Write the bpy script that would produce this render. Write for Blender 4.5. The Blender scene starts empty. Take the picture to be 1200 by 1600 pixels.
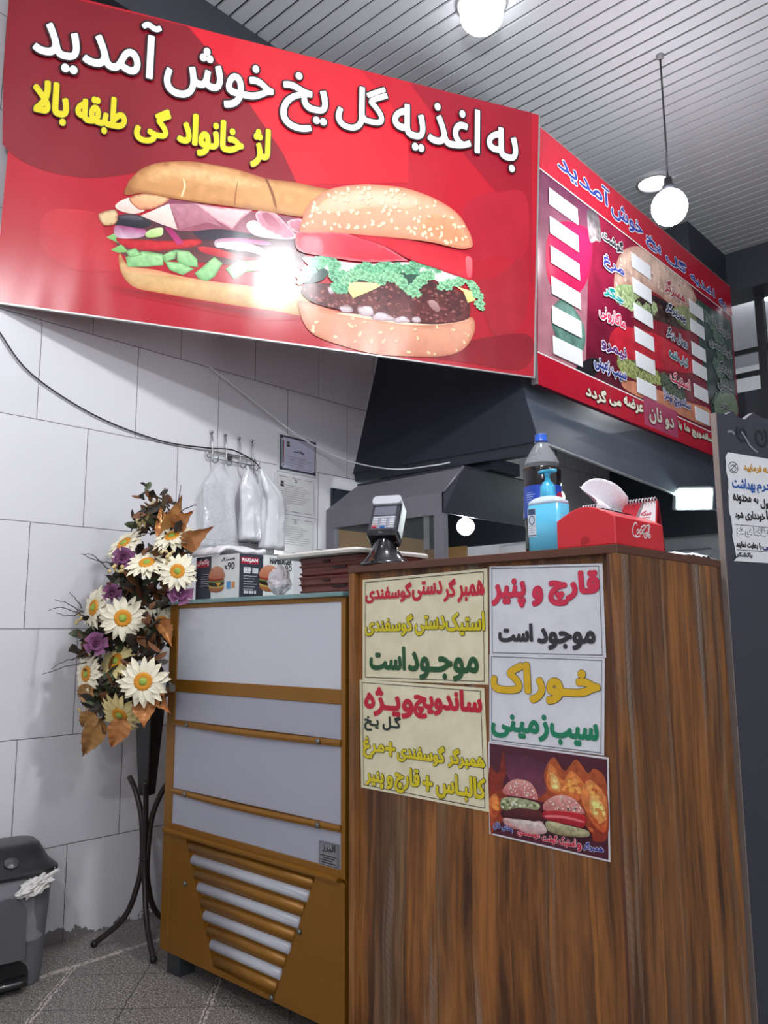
import bpy, bmesh, math, random
import numpy as np
from mathutils import Vector, Matrix, noise
from mathutils.geometry import delaunay_2d_cdt

S = bpy.context.scene
COL = S.collection
R = math.radians
PI = math.pi

# ================================================================ camera, world, exposure
cam = bpy.data.cameras.new('camera'); camo = bpy.data.objects.new('camera', cam); COL.objects.link(camo)
cam.sensor_fit = 'VERTICAL'; cam.sensor_height = 36.0; cam.sensor_width = 27.0
cam.lens = 36.0 * 1255.29 / 1600.0
cam.clip_start = 0.02; cam.clip_end = 60
def camera_pose(pitch, roll, yaw, pos):
    fw = Vector((-math.sin(yaw)*math.cos(pitch), math.cos(yaw)*math.cos(pitch), math.sin(pitch)))
    r = Vector((math.cos(yaw), math.sin(yaw), 0)); u = r.cross(fw)
    r2 = math.cos(roll)*r + math.sin(roll)*u; u2 = -math.sin(roll)*r + math.cos(roll)*u
    m = Matrix((r2, u2, -fw)).transposed().to_4x4(); m.translation = pos
    return m
camo.matrix_world = camera_pose(R(8.5228), R(-0.3391), R(42.7166), Vector((0, 0, 1.12)))
S.camera = camo
S.view_settings.view_transform = 'Standard'; S.view_settings.look = 'None'
S.view_settings.exposure = 0.40; S.view_settings.gamma = 1.0; S.view_settings.use_curve_mapping = False
S.cycles.use_denoising = True
S.cycles.max_bounces = 8; S.cycles.transparent_max_bounces = 16
S.cycles.caustics_reflective = False; S.cycles.caustics_refractive = False
S.cycles.sample_clamp_indirect = 6.0
world = bpy.data.worlds.new('world'); S.world = world; world.use_nodes = True
world.node_tree.nodes['Background'].inputs[0].default_value = (0.75, 0.80, 0.90, 1)
world.node_tree.nodes['Background'].inputs[1].default_value = 0.8
MAIN_BULB = 340.0      # radiance of the big globe bulbs, added fill lamps too
VIEW_BULB = 75.0       # pendant in front of the menu board
CEIL_BULB = 60.0
KITCHEN_BULB = 60.0

# ================================================================ helpers
def lin(c):
    return tuple(((v/255.0)/12.92 if v/255.0 <= 0.04045 else ((v/255.0+0.055)/1.055)**2.4) for v in c)

class MB:
    """collects shapes; build() links them as ONE mesh object"""
    def __init__(s, M=None): s.v = []; s.f = []; s.mi = []; s.sm = []; s.M = M or Matrix.Identity(4); s.m = 0; s.col = []
    def add(s, verts, faces, smooth=False, cols=None):
        n = len(s.v); s.v += [s.M @ Vector(p) for p in verts]
        s.f += [[i+n for i in f] for f in faces]; s.mi += [s.m]*len(faces); s.sm += [smooth]*len(faces)
        if cols: s.col += cols
        return s
    def box(s, x0, x1, y0, y1, z0, z1):
        v = [(x, y, z) for z in (z0, z1) for y in (y0, y1) for x in (x0, x1)]
        return s.add(v, [(0,2,3,1),(4,5,7,6),(0,1,5,4),(2,6,7,3),(0,4,6,2),(1,3,7,5)])
    def hexa(s, p):   # eight corners: bottom ring 0-3, top ring 4-7
        return s.add(p, [(3,2,1,0),(4,5,6,7),(0,1,5,4),(1,2,6,5),(2,3,7,6),(3,0,4,7)])
    def prism(s, poly, ext):
        n = len(poly); e = Vector(ext); v = [Vector(p) for p in poly] + [Vector(p)+e for p in poly]
        return s.add(v, [tuple(range(n-1,-1,-1)), tuple(range(n,2*n))] + [(i,(i+1)%n,(i+1)%n+n,i+n) for i in range(n)])
    def tube(s, pts, r, n=8, cap=True, closed=False):
        pts = [Vector(p) for p in pts]; rr = r if isinstance(r, (list, tuple)) else [r]*len(pts)
        V = []; F = []; up = None
        for i, p in enumerate(pts):
            if closed: t = pts[(i+1)%len(pts)] - pts[i-1]
            else: t = pts[min(i+1, len(pts)-1)] - pts[max(i-1, 0)]
            t.normalize()
            if up is None:
                up = Vector((0,0,1)) if abs(t.z) < 0.9 else Vector((1,0,0))
            a = up - t*up.dot(t)
            if a.length < 1e-6: a = t.orthogonal()
            a.normalize(); b = t.cross(a); up = a
            V += [p + (a*math.cos(2*PI*k/n) + b*math.sin(2*PI*k/n))*rr[i] for k in range(n)]
        m = len(pts)
        for i in range(m if closed else m-1):
            j = (i+1) % m
            F += [(i*n+k, i*n+(k+1)%n, j*n+(k+1)%n, j*n+k) for k in range(n)]
        if cap and not closed: F += [tuple(range(n-1,-1,-1)), tuple(range((m-1)*n, m*n))]
        return s.add(V, F, True)
    def lathe(s, prof, c=(0,0,0), n=24, ax=None, cap=True):
        c = Vector(c); A = (ax or Vector((0,0,1))).normalized() if ax is not None else Vector((0,0,1))
        X = A.orthogonal().normalized() if abs(A.z) < 0.999 else Vector((1,0,0)); Y = A.cross(X)
        V = []; F = []
        for r, z in prof: V += [c + A*z + (X*math.cos(2*PI*k/n)+Y*math.sin(2*PI*k/n))*r for k in range(n)]
        m = len(prof)
        for i in range(m-1): F += [(i*n+k, i*n+(k+1)%n, (i+1)*n+(k+1)%n, (i+1)*n+k) for k in range(n)]
        if cap: F += [tuple(range(n-1,-1,-1)), tuple(range((m-1)*n, m*n))]
        return s.add(V, F, True)
    def loft(s, rings, smooth=True, cap=True):
        n = len(rings[0]); V = [p for r in rings for p in r]; F = []
        for i in range(len(rings)-1): F += [(i*n+k, i*n+(k+1)%n, (i+1)*n+(k+1)%n, (i+1)*n+k) for k in range(n)]
        if cap: F += [tuple(range(n-1,-1,-1)), tuple(range((len(rings)-1)*n, len(rings)*n))]
        return s.add(V, F, smooth)
    def sheet(s, fn, nu, nv, smooth=True):
        V = [fn(i/nu, j/nv) for j in range(nv+1) for i in range(nu+1)]
        F = [(j*(nu+1)+i, j*(nu+1)+i+1, (j+1)*(nu+1)+i+1, (j+1)*(nu+1)+i) for j in range(nv) for i in range(nu)]
        return s.add(V, F, smooth)
    def ball(s, c, r, n=16, m=10, sc=(1,1,1)):
        c = Vector(c); prof = []
        V = []; F = []
        for i in range(m+1):
            a = PI*i/m
            V += [c + Vector((math.sin(a)*math.cos(2*PI*k/n)*sc[0], math.sin(a)*math.sin(2*PI*k/n)*sc[1], -math.cos(a)*sc[2]))*r for k in range(n)]
        for i in range(m): F += [(i*n+k, i*n+(k+1)%n, (i+1)*n+(k+1)%n, (i+1)*n+k) for k in range(n)]
        return s.add(V, F, True)
    def build(s, name, mats, parent=None, bevel=0, thick=0, sub=0, label=None):
        me = bpy.data.meshes.new(name); off = parent.matrix_world.translation if parent else Vector((0,0,0))
        if parent:
            p = parent; off = Vector((0,0,0))
            while p: off = off + p.location; p = p.parent
        me.from_pydata([tuple(v-off) for v in s.v], [], s.f)
        for m in (mats if isinstance(mats, (list, tuple)) else [mats]): me.materials.append(m)
        me.polygons.foreach_set('material_index', s.mi); me.polygons.foreach_set('use_smooth', s.sm)
        if s.col:
            ca = me.color_attributes.new('paint', 'FLOAT_COLOR', 'POINT')
            ca.data.foreach_set('color', [x for c in s.col for x in (*c, 1.0)])
        bm = bmesh.new(); bm.from_mesh(me)
        bmesh.ops.remove_doubles(bm, verts=bm.verts, dist=1e-6) if not s.col else None
        if not s.col: bmesh.ops.recalc_face_normals(bm, faces=bm.faces)
        bm.to_mesh(me); bm.free(); me.update()
        o = bpy.data.objects.new(name, me); COL.objects.link(o)
        if parent: o.parent = parent
        if thick:
            d = o.modifiers.new('solid', 'SOLIDIFY'); d.thickness = thick; d.offset = 0
        if sub:
            d = o.modifiers.new('sub', 'SUBSURF'); d.levels = sub; d.render_levels = sub
        if bevel:
            d = o.modifiers.new('bevel', 'BEVEL'); d.width = bevel; d.segments = 2; d.limit_method = 'ANGLE'; d.angle_limit = R(35)
        if label: o['label'] = label
        return o

def tag(o, label, cat, group=None):
    o['label'] = label; o['category'] = cat
    if group: o['group'] = group
    return o
def thing(name, label, cat, loc=(0,0,0), group=None):
    o = bpy.data.objects.new(name, None); o.empty_display_size = 0.05; COL.objects.link(o); o.location = loc
    return tag(o, label, cat, group)
def struct(name, mb, mats, bevel=0):
    o = mb.build(name, mats, None, bevel); o['kind'] = 'structure'; return o

def smooth_path(pts, n=6):
    P = [Vector(p) for p in pts]; out = []
    for i in range(len(P)-1):
        p0, p1, p2, p3 = P[max(i-1,0)], P[i], P[i+1], P[min(i+2, len(P)-1)]
        for k in range(n):
            t = k/n
            out.append(0.5*((2*p1) + (p2-p0)*t + (2*p0-5*p1+4*p2-p3)*t*t + (3*p1-p0-3*p2+p3)*t**3))
    return out + [P[-1]]

# ================================================================ materials
MATS = {}
def nodes(name):
    m = bpy.data.materials.new(name); m.use_nodes = True; nt = m.node_tree; nt.nodes.clear()
    out = nt.nodes.new('ShaderNodeOutputMaterial'); b = nt.nodes.new('ShaderNodeBsdfPrincipled'); nt.links.new(b.outputs[0], out.inputs[0])
    return m, nt, b
def N(nt, t, **k):
    n = nt.nodes.new(t)
    for a, v in k.items():
        if a.startswith('i_'):
            key = a[2:]; n.inputs[int(key) if key.isdigit() else key.replace('_', ' ')].default_value = v
        else: setattr(n, a, v)
    return n
def math_(nt, op, a, b=None, c=None):
    n = nt.nodes.new('ShaderNodeMath'); n.operation = op
    for i, v in enumerate((a, b, c)):
        if v is None: continue
        if isinstance(v, (int, float)): n.inputs[i].default_value = v
        else: nt.links.new(v, n.inputs[i])
    return n.outputs[0]
def mix_(nt, f, a, b):
    n = nt.nodes.new('ShaderNodeMix'); n.data_type = 'RGBA'
    for i, v in ((0, f), (6, a), (7, b)):
        if isinstance(v, (int, float)): n.inputs[i].default_value = v
        elif isinstance(v, tuple): n.inputs[i].default_value = (*v[:3], 1)
        else: nt.links.new(v, n.inputs[i])
    return n.outputs[2]
def pos_(nt): return N(nt, 'ShaderNodeNewGeometry').outputs['Position']
def noise_(nt, vec, scale, detail=3, rough=0.5, out='Fac'):
    n = N(nt, 'ShaderNodeTexNoise', i_Scale=scale, i_Detail=detail, i_Roughness=rough); nt.links.new(vec, n.inputs['Vector']); return n.outputs[out]
def ramp_(nt, f, stops):
    n = nt.nodes.new('ShaderNodeValToRGB'); e = n.color_ramp.elements
    while len(e) < len(stops): e.new(0.5)
    for i, (p, c) in enumerate(stops):
        e[i].position = p; e[i].color = (*c, 1) if isinstance(c, tuple) else (c, c, c, 1)
    nt.links.new(f, n.inputs[0]); return n.outputs[0]
def vmul_(nt, v, s):
    n = nt.nodes.new('ShaderNodeVectorMath'); n.operation = 'MULTIPLY'; nt.links.new(v, n.inputs[0]); n.inputs[1].default_value = s; return n.outputs[0]
def bump_(nt, b, h, dist=0.002, st=0.5):
    n = N(nt, 'ShaderNodeBump', i_Strength=st, i_Distance=dist); nt.links.new(h, n.inputs['Height']); nt.links.new(n.outputs[0], b.inputs['Normal'])

def plain(name, rgb, rough=0.5, metal=0.0, var=0.06, scale=30, alpha=1.0, trans=0.0, spec=0.5, coat=0.0, bump=0.0, bscale=60):
    """solid colour with a slight procedural unevenness"""
    if name in MATS: return MATS[name]
    m, nt, b = nodes(name); c = lin(rgb)
    f = noise_(nt, pos_(nt), scale, 3)
    lo = tuple(v*(1-var) for v in c); hi = tuple(min(1, v*(1+var)) for v in c)
    nt.links.new(mix_(nt, f, lo, hi), b.inputs['Base Color'])
    b.inputs['Roughness'].default_value = rough; b.inputs['Metallic'].default_value = metal
    b.inputs['Alpha'].default_value = alpha; b.inputs['Transmission Weight'].default_value = trans
    b.inputs['Specular IOR Level'].default_value = spec; b.inputs['Coat Weight'].default_value = coat
    if bump: bump_(nt, b, noise_(nt, pos_(nt), bscale, 4), 0.004, bump)
    MATS[name] = m; return m
def glow(name, rgb, strength):
    if name in MATS: return MATS[name]
    m = bpy.data.materials.new(name); m.use_nodes = True; nt = m.node_tree; nt.nodes.clear()
    e = nt.nodes.new('ShaderNodeEmission'); o = nt.nodes.new('ShaderNodeOutputMaterial'); nt.links.new(e.outputs[0], o.inputs[0])
    e.inputs[0].default_value = (*lin(rgb), 1); e.inputs[1].default_value = strength
    MATS[name] = m; return m

def wrinkles(nt, b):
    """gloss ripples of a stretched vinyl banner"""
    p = pos_(nt)
    mp = N(nt, 'ShaderNodeMapping'); mp.inputs['Rotation'].default_value = (R(38), 0, R(20)); mp.inputs['Scale'].default_value = (1.2, 5.5, 1.4)
    nt.links.new(p, mp.inputs['Vector'])
    bump_(nt, b, noise_(nt, mp.outputs[0], 0.9, 1), 0.05, 0.22)
def vinyl(name, rgb, var=0.1, scale=1.2, attr=False, rough=0.22):
    if name in MATS: return MATS[name]
    m, nt, b = nodes(name)
    if attr:
        a = N(nt, 'ShaderNodeAttribute', attribute_name='paint'); f = noise_(nt, pos_(nt), 90, 2)
        c = mix_(nt, math_(nt, 'MULTIPLY', f, 0.12), a.outputs['Color'], (0.02, 0.01, 0.01)); nt.links.new(c, b.inputs['Base Color'])
    else:
        c = lin(rgb); f = noise_(nt, pos_(nt), scale, 1)
        nt.links.new(mix_(nt, f, tuple(v*(1-var) for v in c), tuple(min(1, v*(1+var)) for v in c)), b.inputs['Base Color'])
    b.inputs['Roughness'].default_value = rough
    wrinkles(nt, b); MATS[name] = m; return m

def wood(name='rustic_wood', dark=1.0):
    if name in MATS: return MATS[name]
    m, nt, b = nodes(name); p = pos_(nt)
    sep = N(nt, 'ShaderNodeSeparateXYZ'); nt.links.new(p, sep.inputs[0])
    s = math_(nt, 'SUBTRACT', sep.outputs[0], sep.outputs[1]); z = sep.outputs[2]
    comb = N(nt, 'ShaderNodeCombineXYZ'); nt.links.new(s, comb.inputs[0]); nt.links.new(z, comb.inputs[2])
    v = comb.outputs[0]
    warp = math_(nt, 'MULTIPLY', math_(nt, 'SUBTRACT', noise_(nt, vmul_(nt, v, (2, 1, 1.2)), 1.5, 2), 0.5), 0.05)
    sw = math_(nt, 'ADD', s, warp)
    cid = math_(nt, 'FLOOR', math_(nt, 'DIVIDE', sw, 0.105))
    wn = N(nt, 'ShaderNodeTexWhiteNoise', noise_dimensions='1D'); nt.links.new(cid, wn.inputs['W'])
    c2 = N(nt, 'ShaderNodeCombineXYZ'); nt.links.new(sw, c2.inputs[0]); nt.links.new(z, c2.inputs[2]); nt.links.new(math_(nt, 'MULTIPLY', wn.outputs['Value'], 9.0), c2.inputs[1])
    g = noise_(nt, vmul_(nt, c2.outputs[0], (13, 1, 1.0)), 1.0, 3, 0.55)
    fine = noise_(nt, vmul_(nt, c2.outputs[0], (110, 1, 4)), 1.0, 3, 0.6)
    base = ramp_(nt, wn.outputs['Value'], [(0.0, lin((112,74,44))), (0.3, lin((142,92,50))), (0.6, lin((106,70,46))), (0.8, lin((148,102,58))), (1.0, lin((126,102,80)))])
    base = mix_(nt, ramp_(nt, g, [(0.34, 0.0), (0.56, 1.0)]), lin((84,52,32)), base)
    mid = noise_(nt, vmul_(nt, c2.outputs[0], (45, 1, 2.4)), 1.0, 4, 0.65)
    base = mix_(nt, ramp_(nt, mid, [(0.40, 0.55), (0.55, 0.0)]), base, lin((58,36,24)))
    patch = noise_(nt, vmul_(nt, c2.outputs[0], (12, 1, 1.6)), 1.0, 4, 0.65)
    base = mix_(nt, ramp_(nt, patch, [(0.45, 0.0), (0.66, 0.75)]), base, lin((176,114,58)))
    base = mix_(nt, ramp_(nt, fine, [(0.46, 0.0), (0.74, 0.6)]), base, lin((64,42,28)))
    streak = noise_(nt, vmul_(nt, c2.outputs[0], (20, 1, 0.7)), 1.0, 3, 0.6)
    hatch = N(nt, 'ShaderNodeTexWave', wave_type='BANDS', bands_direction='DIAGONAL', i_Scale=30.0, i_Distortion=3.0); nt.links.new(v, hatch.inputs['Vector'])
    worn = math_(nt, 'MULTIPLY', ramp_(nt, streak, [(0.57, 0.0), (0.72, 1.0)]), math_(nt, 'ADD', math_(nt, 'MULTIPLY', hatch.outputs['Fac'], 0.3), 0.5))
    base = mix_(nt, worn, base, lin((150,136,122)))
    knot = N(nt, 'ShaderNodeTexVoronoi', i_Scale=1.0); nt.links.new(vmul_(nt, c2.outputs[0], (7, 1, 1.5)), knot.inputs['Vector'])
    base = mix_(nt, ramp_(nt, knot.outputs['Distance'], [(0.03, 0.85), (0.12, 0.0)]), base, lin((40,26,18)))
    edge = math_(nt, 'LESS_THAN', math_(nt, 'FRACT', math_(nt, 'DIVIDE', sw, 0.105)), 0.018)
    base = mix_(nt, math_(nt, 'MULTIPLY', edge, 0.6), base, lin((36,24,18)))
    nt.links.new(base, b.inputs['Base Color']); b.inputs['Roughness'].default_value = 0.5; b.inputs['Specular IOR Level'].default_value = 0.35
    bump_(nt, b, fine, 0.002, 0.25); MATS[name] = m; return m

def tile_wall(name='white_tile'):
    m, nt, b = nodes(name); p = pos_(nt); sep = N(nt, 'ShaderNodeSeparateXYZ'); nt.links.new(p, sep.inputs[0])
    c = N(nt, 'ShaderNodeCombineXYZ'); nt.links.new(math_(nt, 'SUBTRACT', sep.outputs[1], 1.308-0.421*20), c.inputs[0]); nt.links.new(math_(nt, 'ADD', sep.outputs[2], 0.0586+0.4006*10), c.inputs[1])
    br = N(nt, 'ShaderNodeTexBrick', offset=0.5, offset_frequency=2, i_Scale=1.0, i_Brick_Width=0.421, i_Row_Height=0.4006, i_Mortar_Size=0.0017, i_Mortar_Smooth=0.3, i_Bias=0.0)
    wob = noise_(nt, p, 14, 2, 0.5, 'Color')
    wv = nt.nodes.new('ShaderNodeVectorMath'); wv.operation = 'MULTIPLY_ADD'; nt.links.new(wob, wv.inputs[0]); wv.inputs[1].default_value = (0.004, 0.004, 0.004); nt.links.new(c.outputs[0], wv.inputs[2])
    nt.links.new(wv.outputs[0], br.inputs['Vector'])
    br.inputs['Color1'].default_value = (*lin((226,225,229)), 1); br.inputs['Color2'].default_value = (*lin((218,217,222)), 1); br.inputs['Mortar'].default_value = (*lin((88,84,84)), 1)
    col = mix_(nt, math_(nt, 'MULTIPLY', noise_(nt, p, 2.2, 4), 0.22), br.outputs['Color'], lin((206,198,198)))
    low = math_(nt, 'LESS_THAN', sep.outputs[2], math_(nt, 'MULTIPLY', ramp_(nt, noise_(nt, p, 9, 5, 0.7), [(0.46, 0.0), (0.9, 1.0)]), 0.11))
    col = mix_(nt, math_(nt, 'MULTIPLY', low, 0.8), col, lin((70,58,52)))
    nt.links.new(col, b.inputs['Base Color']); b.inputs['Roughness'].default_value = 0.38; b.inputs['Specular IOR Level'].default_value = 0.4
    bump_(nt, b, math_(nt, 'SUBTRACT', 1.0, br.outputs['Fac']), 0.003, 0.6); MATS[name] = m; return m

def granite(name='granite_floor'):
    m, nt, b = nodes(name); p = pos_(nt); sep = N(nt, 'ShaderNodeSeparateXYZ'); nt.links.new(p, sep.inputs[0]); x, y = sep.outputs[0], sep.outputs[1]
    sp = noise_(nt, p, 190, 3, 0.7); sp2 = noise_(nt, p, 75, 3, 0.6)
    base = ramp_(nt, sp, [(0.36, lin((56,52,50))), (0.5, lin((118,112,108))), (0.6, lin((186,180,174)))])
    base = mix_(nt, ramp_(nt, sp2, [(0.42, 0.0), (0.62, 0.6)]), base, lin((84,76,72)))
    wob = math_(nt, 'MULTIPLY', math_(nt, 'SUBTRACT', noise_(nt, p, 22, 3, 0.6), 0.5), 0.03)
    def line(e, period, off, w):
        q = math_(nt, 'ABSOLUTE', math_(nt, 'SUBTRACT', math_(nt, 'FRACT', math_(nt, 'ADD', math_(nt, 'DIVIDE', math_(nt, 'SUBTRACT', e, off), period), 100.5)), 0.5))
        return math_(nt, 'LESS_THAN', q, w/period)
    sxy = math_(nt, 'ADD', math_(nt, 'ADD', x, y), wob); dxy = math_(nt, 'ADD', math_(nt, 'SUBTRACT', x, y), wob)
    inner = math_(nt, 'GREATER_THAN', x, -2.775)
    dark = math_(nt, 'MULTIPLY', inner, math_(nt, 'MAXIMUM', line(sxy, 0.36, -0.98, 0.003), line(dxy, 0.36, -3.75, 0.003)))
    brk = ramp_(nt, noise_(nt, p, 60, 3, 0.7), [(0.45, 0.0), (0.5, 1.0)])
    white = math_(nt, 'MAXIMUM', math_(nt, 'MULTIPLY', inner, line(sxy, 0.72, -1.338, 0.014)), math_(nt, 'LESS_THAN', math_(nt, 'ABSOLUTE', math_(nt, 'ADD', math_(nt, 'ADD', x, wob), 2.775)), 0.013))
    base = mix_(nt, math_(nt, 'MULTIPLY', white, math_(nt, 'ADD', math_(nt, 'MULTIPLY', brk, 0.75), 0.1)), base, lin((196,184,178)))
    base = mix_(nt, math_(nt, 'MULTIPLY', dark, 0.8), base, lin((46,42,42)))
    nt.links.new(base, b.inputs['Base Color']); b.inputs['Roughness'].default_value = 0.42
    MATS[name] = m; return m

M_white_metal = lambda: plain('white_enamel', (222,222,226), 0.3)
BLACK = plain('black_paint', (30,31,36), 0.4)
HOODM = plain('hood_black', (46,51,62), 0.4, 0.2, 0.25, 5)
GOLD = plain('bronze_gold', (146,98,28), 0.38, 0.35, 0.08, 12)
STEEL = plain('grey_steel', (150,150,155), 0.35, 0.6, 0.08, 10)
CHROME = plain('chrome_wire', (170,170,172), 0.25, 0.9)

# ---------------------------------------------------------------- Persian lettering
FORMS = {  # letter: isolated, final, initial, medial (0 = does not join to the left)
 'ا':(0xFE8D,0xFE8E,0,0),'آ':(0xFE81,0xFE82,0,0),'ب':(0xFE8F,0xFE90,0xFE91,0xFE92),'پ':(0xFB56,0xFB57,0xFB58,0xFB59),
 'ت':(0xFE95,0xFE96,0xFE97,0xFE98),'ث':(0xFE99,0xFE9A,0xFE9B,0xFE9C),'ج':(0xFE9D,0xFE9E,0xFE9F,0xFEA0),'چ':(0xFB7A,0xFB7B,0xFB7C,0xFB7D),
 'ح':(0xFEA1,0xFEA2,0xFEA3,0xFEA4),'خ':(0xFEA5,0xFEA6,0xFEA7,0xFEA8),'د':(0xFEA9,0xFEAA,0,0),'ذ':(0xFEAB,0xFEAC,0,0),
 'ر':(0xFEAD,0xFEAE,0,0),'ز':(0xFEAF,0xFEB0,0,0),'ژ':(0xFB8A,0xFB8B,0,0),'س':(0xFEB1,0xFEB2,0xFEB3,0xFEB4),'ش':(0xFEB5,0xFEB6,0xFEB7,0xFEB8),
 'ص':(0xFEB9,0xFEBA,0xFEBB,0xFEBC),'ض':(0xFEBD,0xFEBE,0xFEBF,0xFEC0),'ط':(0xFEC1,0xFEC2,0xFEC3,0xFEC4),'ع':(0xFEC9,0xFECA,0xFECB,0xFECC),
 'غ':(0xFECD,0xFECE,0xFECF,0xFED0),'ف':(0xFED1,0xFED2,0xFED3,0xFED4),'ق':(0xFED5,0xFED6,0xFED7,0xFED8),'ک':(0xFB8E,0xFB8F,0xFB90,0xFB91),
 'گ':(0xFB92,0xFB93,0xFB94,0xFB95),'ل':(0xFEDD,0xFEDE,0xFEDF,0xFEE0),'م':(0xFEE1,0xFEE2,0xFEE3,0xFEE4),'ن':(0xFEE5,0xFEE6,0xFEE7,0xFEE8),
 'و':(0xFEED,0xFEEE,0,0),'ه':(0xFEE9,0xFEEA,0xFEEB,0xFEEC),'ی':(0xFBFC,0xFBFD,0xFBFE,0xFBFF),'ئ':(0xFE89,0xFE8A,0xFE8B,0xFE8C),'ـ':(0x640,)*4}
def shape_fa(s):
    """joined letter forms, in left-to-right drawing order"""
    if not any(c in FORMS for c in s): return s
    s = s.replace('ٔ','').replace('ً',''); out = []; i = 0
    def joins(c): return c in FORMS and FORMS[c][2] != 0
    while i < len(s):
        c = s[i]
        if c not in FORMS: out.append(c); i += 1; continue
        prev = i > 0 and joins(s[i-1])
        if c == 'ل' and i+1 < len(s) and s[i+1] == 'ا':
            out.append(chr(0xFEFC if prev else 0xFEFB)); i += 2; continue
        nxt = joins(c) and i+1 < len(s) and s[i+1] in FORMS
        f = FORMS[c]; out.append(chr(f[3] if prev and nxt else f[1] if prev else f[2] if nxt else f[0])); i += 1
    return ''.join(reversed(out))

# ---------------------------------------------------------------- flat frames, print and lettering on them
class Frame:
    def __init__(s, O, U, V):
        s.O = Vector(O); s.U = Vector(U).normalized(); s.V = Vector(V).normalized(); s.N = s.U.cross(s.V)
    def at(s, u, v, h=0.0): return s.O + s.U*u + s.V*v + s.N*h
SIGN = Frame((-3.012, 1.1118, 2.3555), (0.47815996, 0.87775038, -0.03028732), (0.06044904, 0.00151249, 0.99817014))
BOARD = Frame((-1.93, 0, 0), (0,1,0), (0,0,1))
FRONT = Frame((0, 1.618, 0), (1,0,0), (0,0,1))
_nd = Vector((0.292, 0.956, 0)).normalized()
NOTICE = Frame((-0.785, 2.205, 0), _nd, (0,0,1))
TISSUE = Frame((-0.805, 0, 0), (0,1,0), (0,0,1))
BOXF = Frame((0, 1.66, 0), (1,0,0), (0,0,1))
BOXR = Frame((-2.2, 0, 0), (0,1,0), (0,0,1))
WALL = Frame((-3.03, 0, 0), (0,1,0), (0,0,1))
CAL = Frame((0, 1.92, 0), (1,0,0), (0,0,1))

_gl = {}
def glyphs(s, res=3):
    """triangles of a line of text, from the standard built-in font"""
    if (s, res) in _gl: return _gl[(s, res)]
    cu = bpy.data.curves.new('tmp', 'FONT'); cu.body = shape_fa(s); cu.resolution_u = res; cu.fill_mode = 'NONE'
    ob = bpy.data.objects.new('tmp', cu); COL.objects.link(ob)
    # filled by the winding rule, so overlapping strokes join
    dg = bpy.context.evaluated_depsgraph_get(); ev = ob.evaluated_get(dg); me = bpy.data.meshes.new_from_object(ev)
    V = np.array([(p.co.x, p.co.y) for p in me.vertices]); E = [tuple(e.vertices) for e in me.edges]
    A = [min(e) if abs(e[0]-e[1]) == 1 else max(e) for e in E]; B = [max(e) if abs(e[0]-e[1]) == 1 else min(e) for e in E]   # along each outline
    PA = V[A]; PB = V[B]
    vv, ee, ff, *_ = delaunay_2d_cdt([Vector(p) for p in V], E, [], 0, 1e-6)
    v = [(p.x, p.y) for p in vv]; f = []
    for tri in ff:
        cx = sum(v[i][0] for i in tri)/len(tri); cy = sum(v[i][1] for i in tri)/len(tri)
        up = (PA[:,1] <= cy) & (PB[:,1] > cy); dn = (PA[:,1] > cy) & (PB[:,1] <= cy)
        left = (PB[:,0]-PA[:,0])*(cy-PA[:,1])-(cx-PA[:,0])*(PB[:,1]-PA[:,1])
        if int(np.sum(up & (left > 0))) - int(np.sum(dn & (left < 0))) != 0: f.append(tuple(tri))
    bpy.data.objects.remove(ob); bpy.data.curves.remove(cu); bpy.data.meshes.remove(me)
    _gl[(s, res)] = (v, f); return v, f
def stamp(mb, fr, s, bb, r, h, res=3, dirs=10):
    """text fitted to the rectangle bb = u0,u1,v0,v1, its strokes thickened by r metres"""
    v, f = glyphs(s, res); xs = [a for a, _ in v]; ys = [b for _, b in v]
    x0, x1, y0, y1 = min(xs), max(xs), min(ys), max(ys)
    u0, u1, w0, w1 = bb[0]+r, bb[1]-r, bb[2]+r, bb[3]-r
    P = [(u0+(a-x0)/(x1-x0)*(u1-u0), w0+(b-y0)/(y1-y0)*(w1-w0)) for a, b in v]
    offs = [(0, 0)] + ([(r*math.cos(2*PI*k/dirs), r*math.sin(2*PI*k/dirs)) for k in range(dirs)] if r > 0 else [])
    if r > 0.008: offs += [(r*.5*math.cos(2*PI*k/6), r*.5*math.sin(2*PI*k/6)) for k in range(6)]
    for k, (dx, dy) in enumerate(offs):
        mb.add([fr.at(a+dx, b+dy, h+k*1.5e-5) for a, b in P], f)
def lettering(fr, items, parent, col, r=0.0, out=None, ro=0.0, h=0.001, name='lettering', mat=None, res=3, dirs=10, shadow=None):
    """one line of writing = one part; outline and fill are two materials of it"""
    mb = MB(); mats = []
    grow = lambda bb, e: (bb[0]-e, bb[1]+e, bb[2]-e, bb[3]+e)
    mk = mat or (lambda c: plain('ink_%d_%d_%d' % c, c, 0.4))
    if out:
        mats.append(mk(out)); mb.m = 0
        for s, bb in items: stamp(mb, fr, s, grow(bb, ro), r+ro, h, res, dirs)
        h += 0.0006
    mb.m = len(mats); mats.append(mk(col))
    for s, bb in items: stamp(mb, fr, s, bb, r, h, res, dirs)
    return mb.build(name, mats, parent)
def ribbon(mb, fr, pts, w, h):
    """flat stroke of width w along a path on a frame"""
    P = [Vector((a, b)) for a, b in pts]; L = []
    for i, p in enumerate(P):
        t = P[min(i+1, len(P)-1)] - P[max(i-1, 0)]
        if t.length < 1e-9: t = Vector((1, 0))
        t.normalize(); n = Vector((-t.y, t.x)); L.append((p+n*w/2, p-n*w/2))
    V = [fr.at(q.x, q.y, h) for ab in L for q in ab]
    mb.add(V, [(2*i, 2*i+1, 2*i+3, 2*i+2) for i in range(len(P)-1)])
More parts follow.
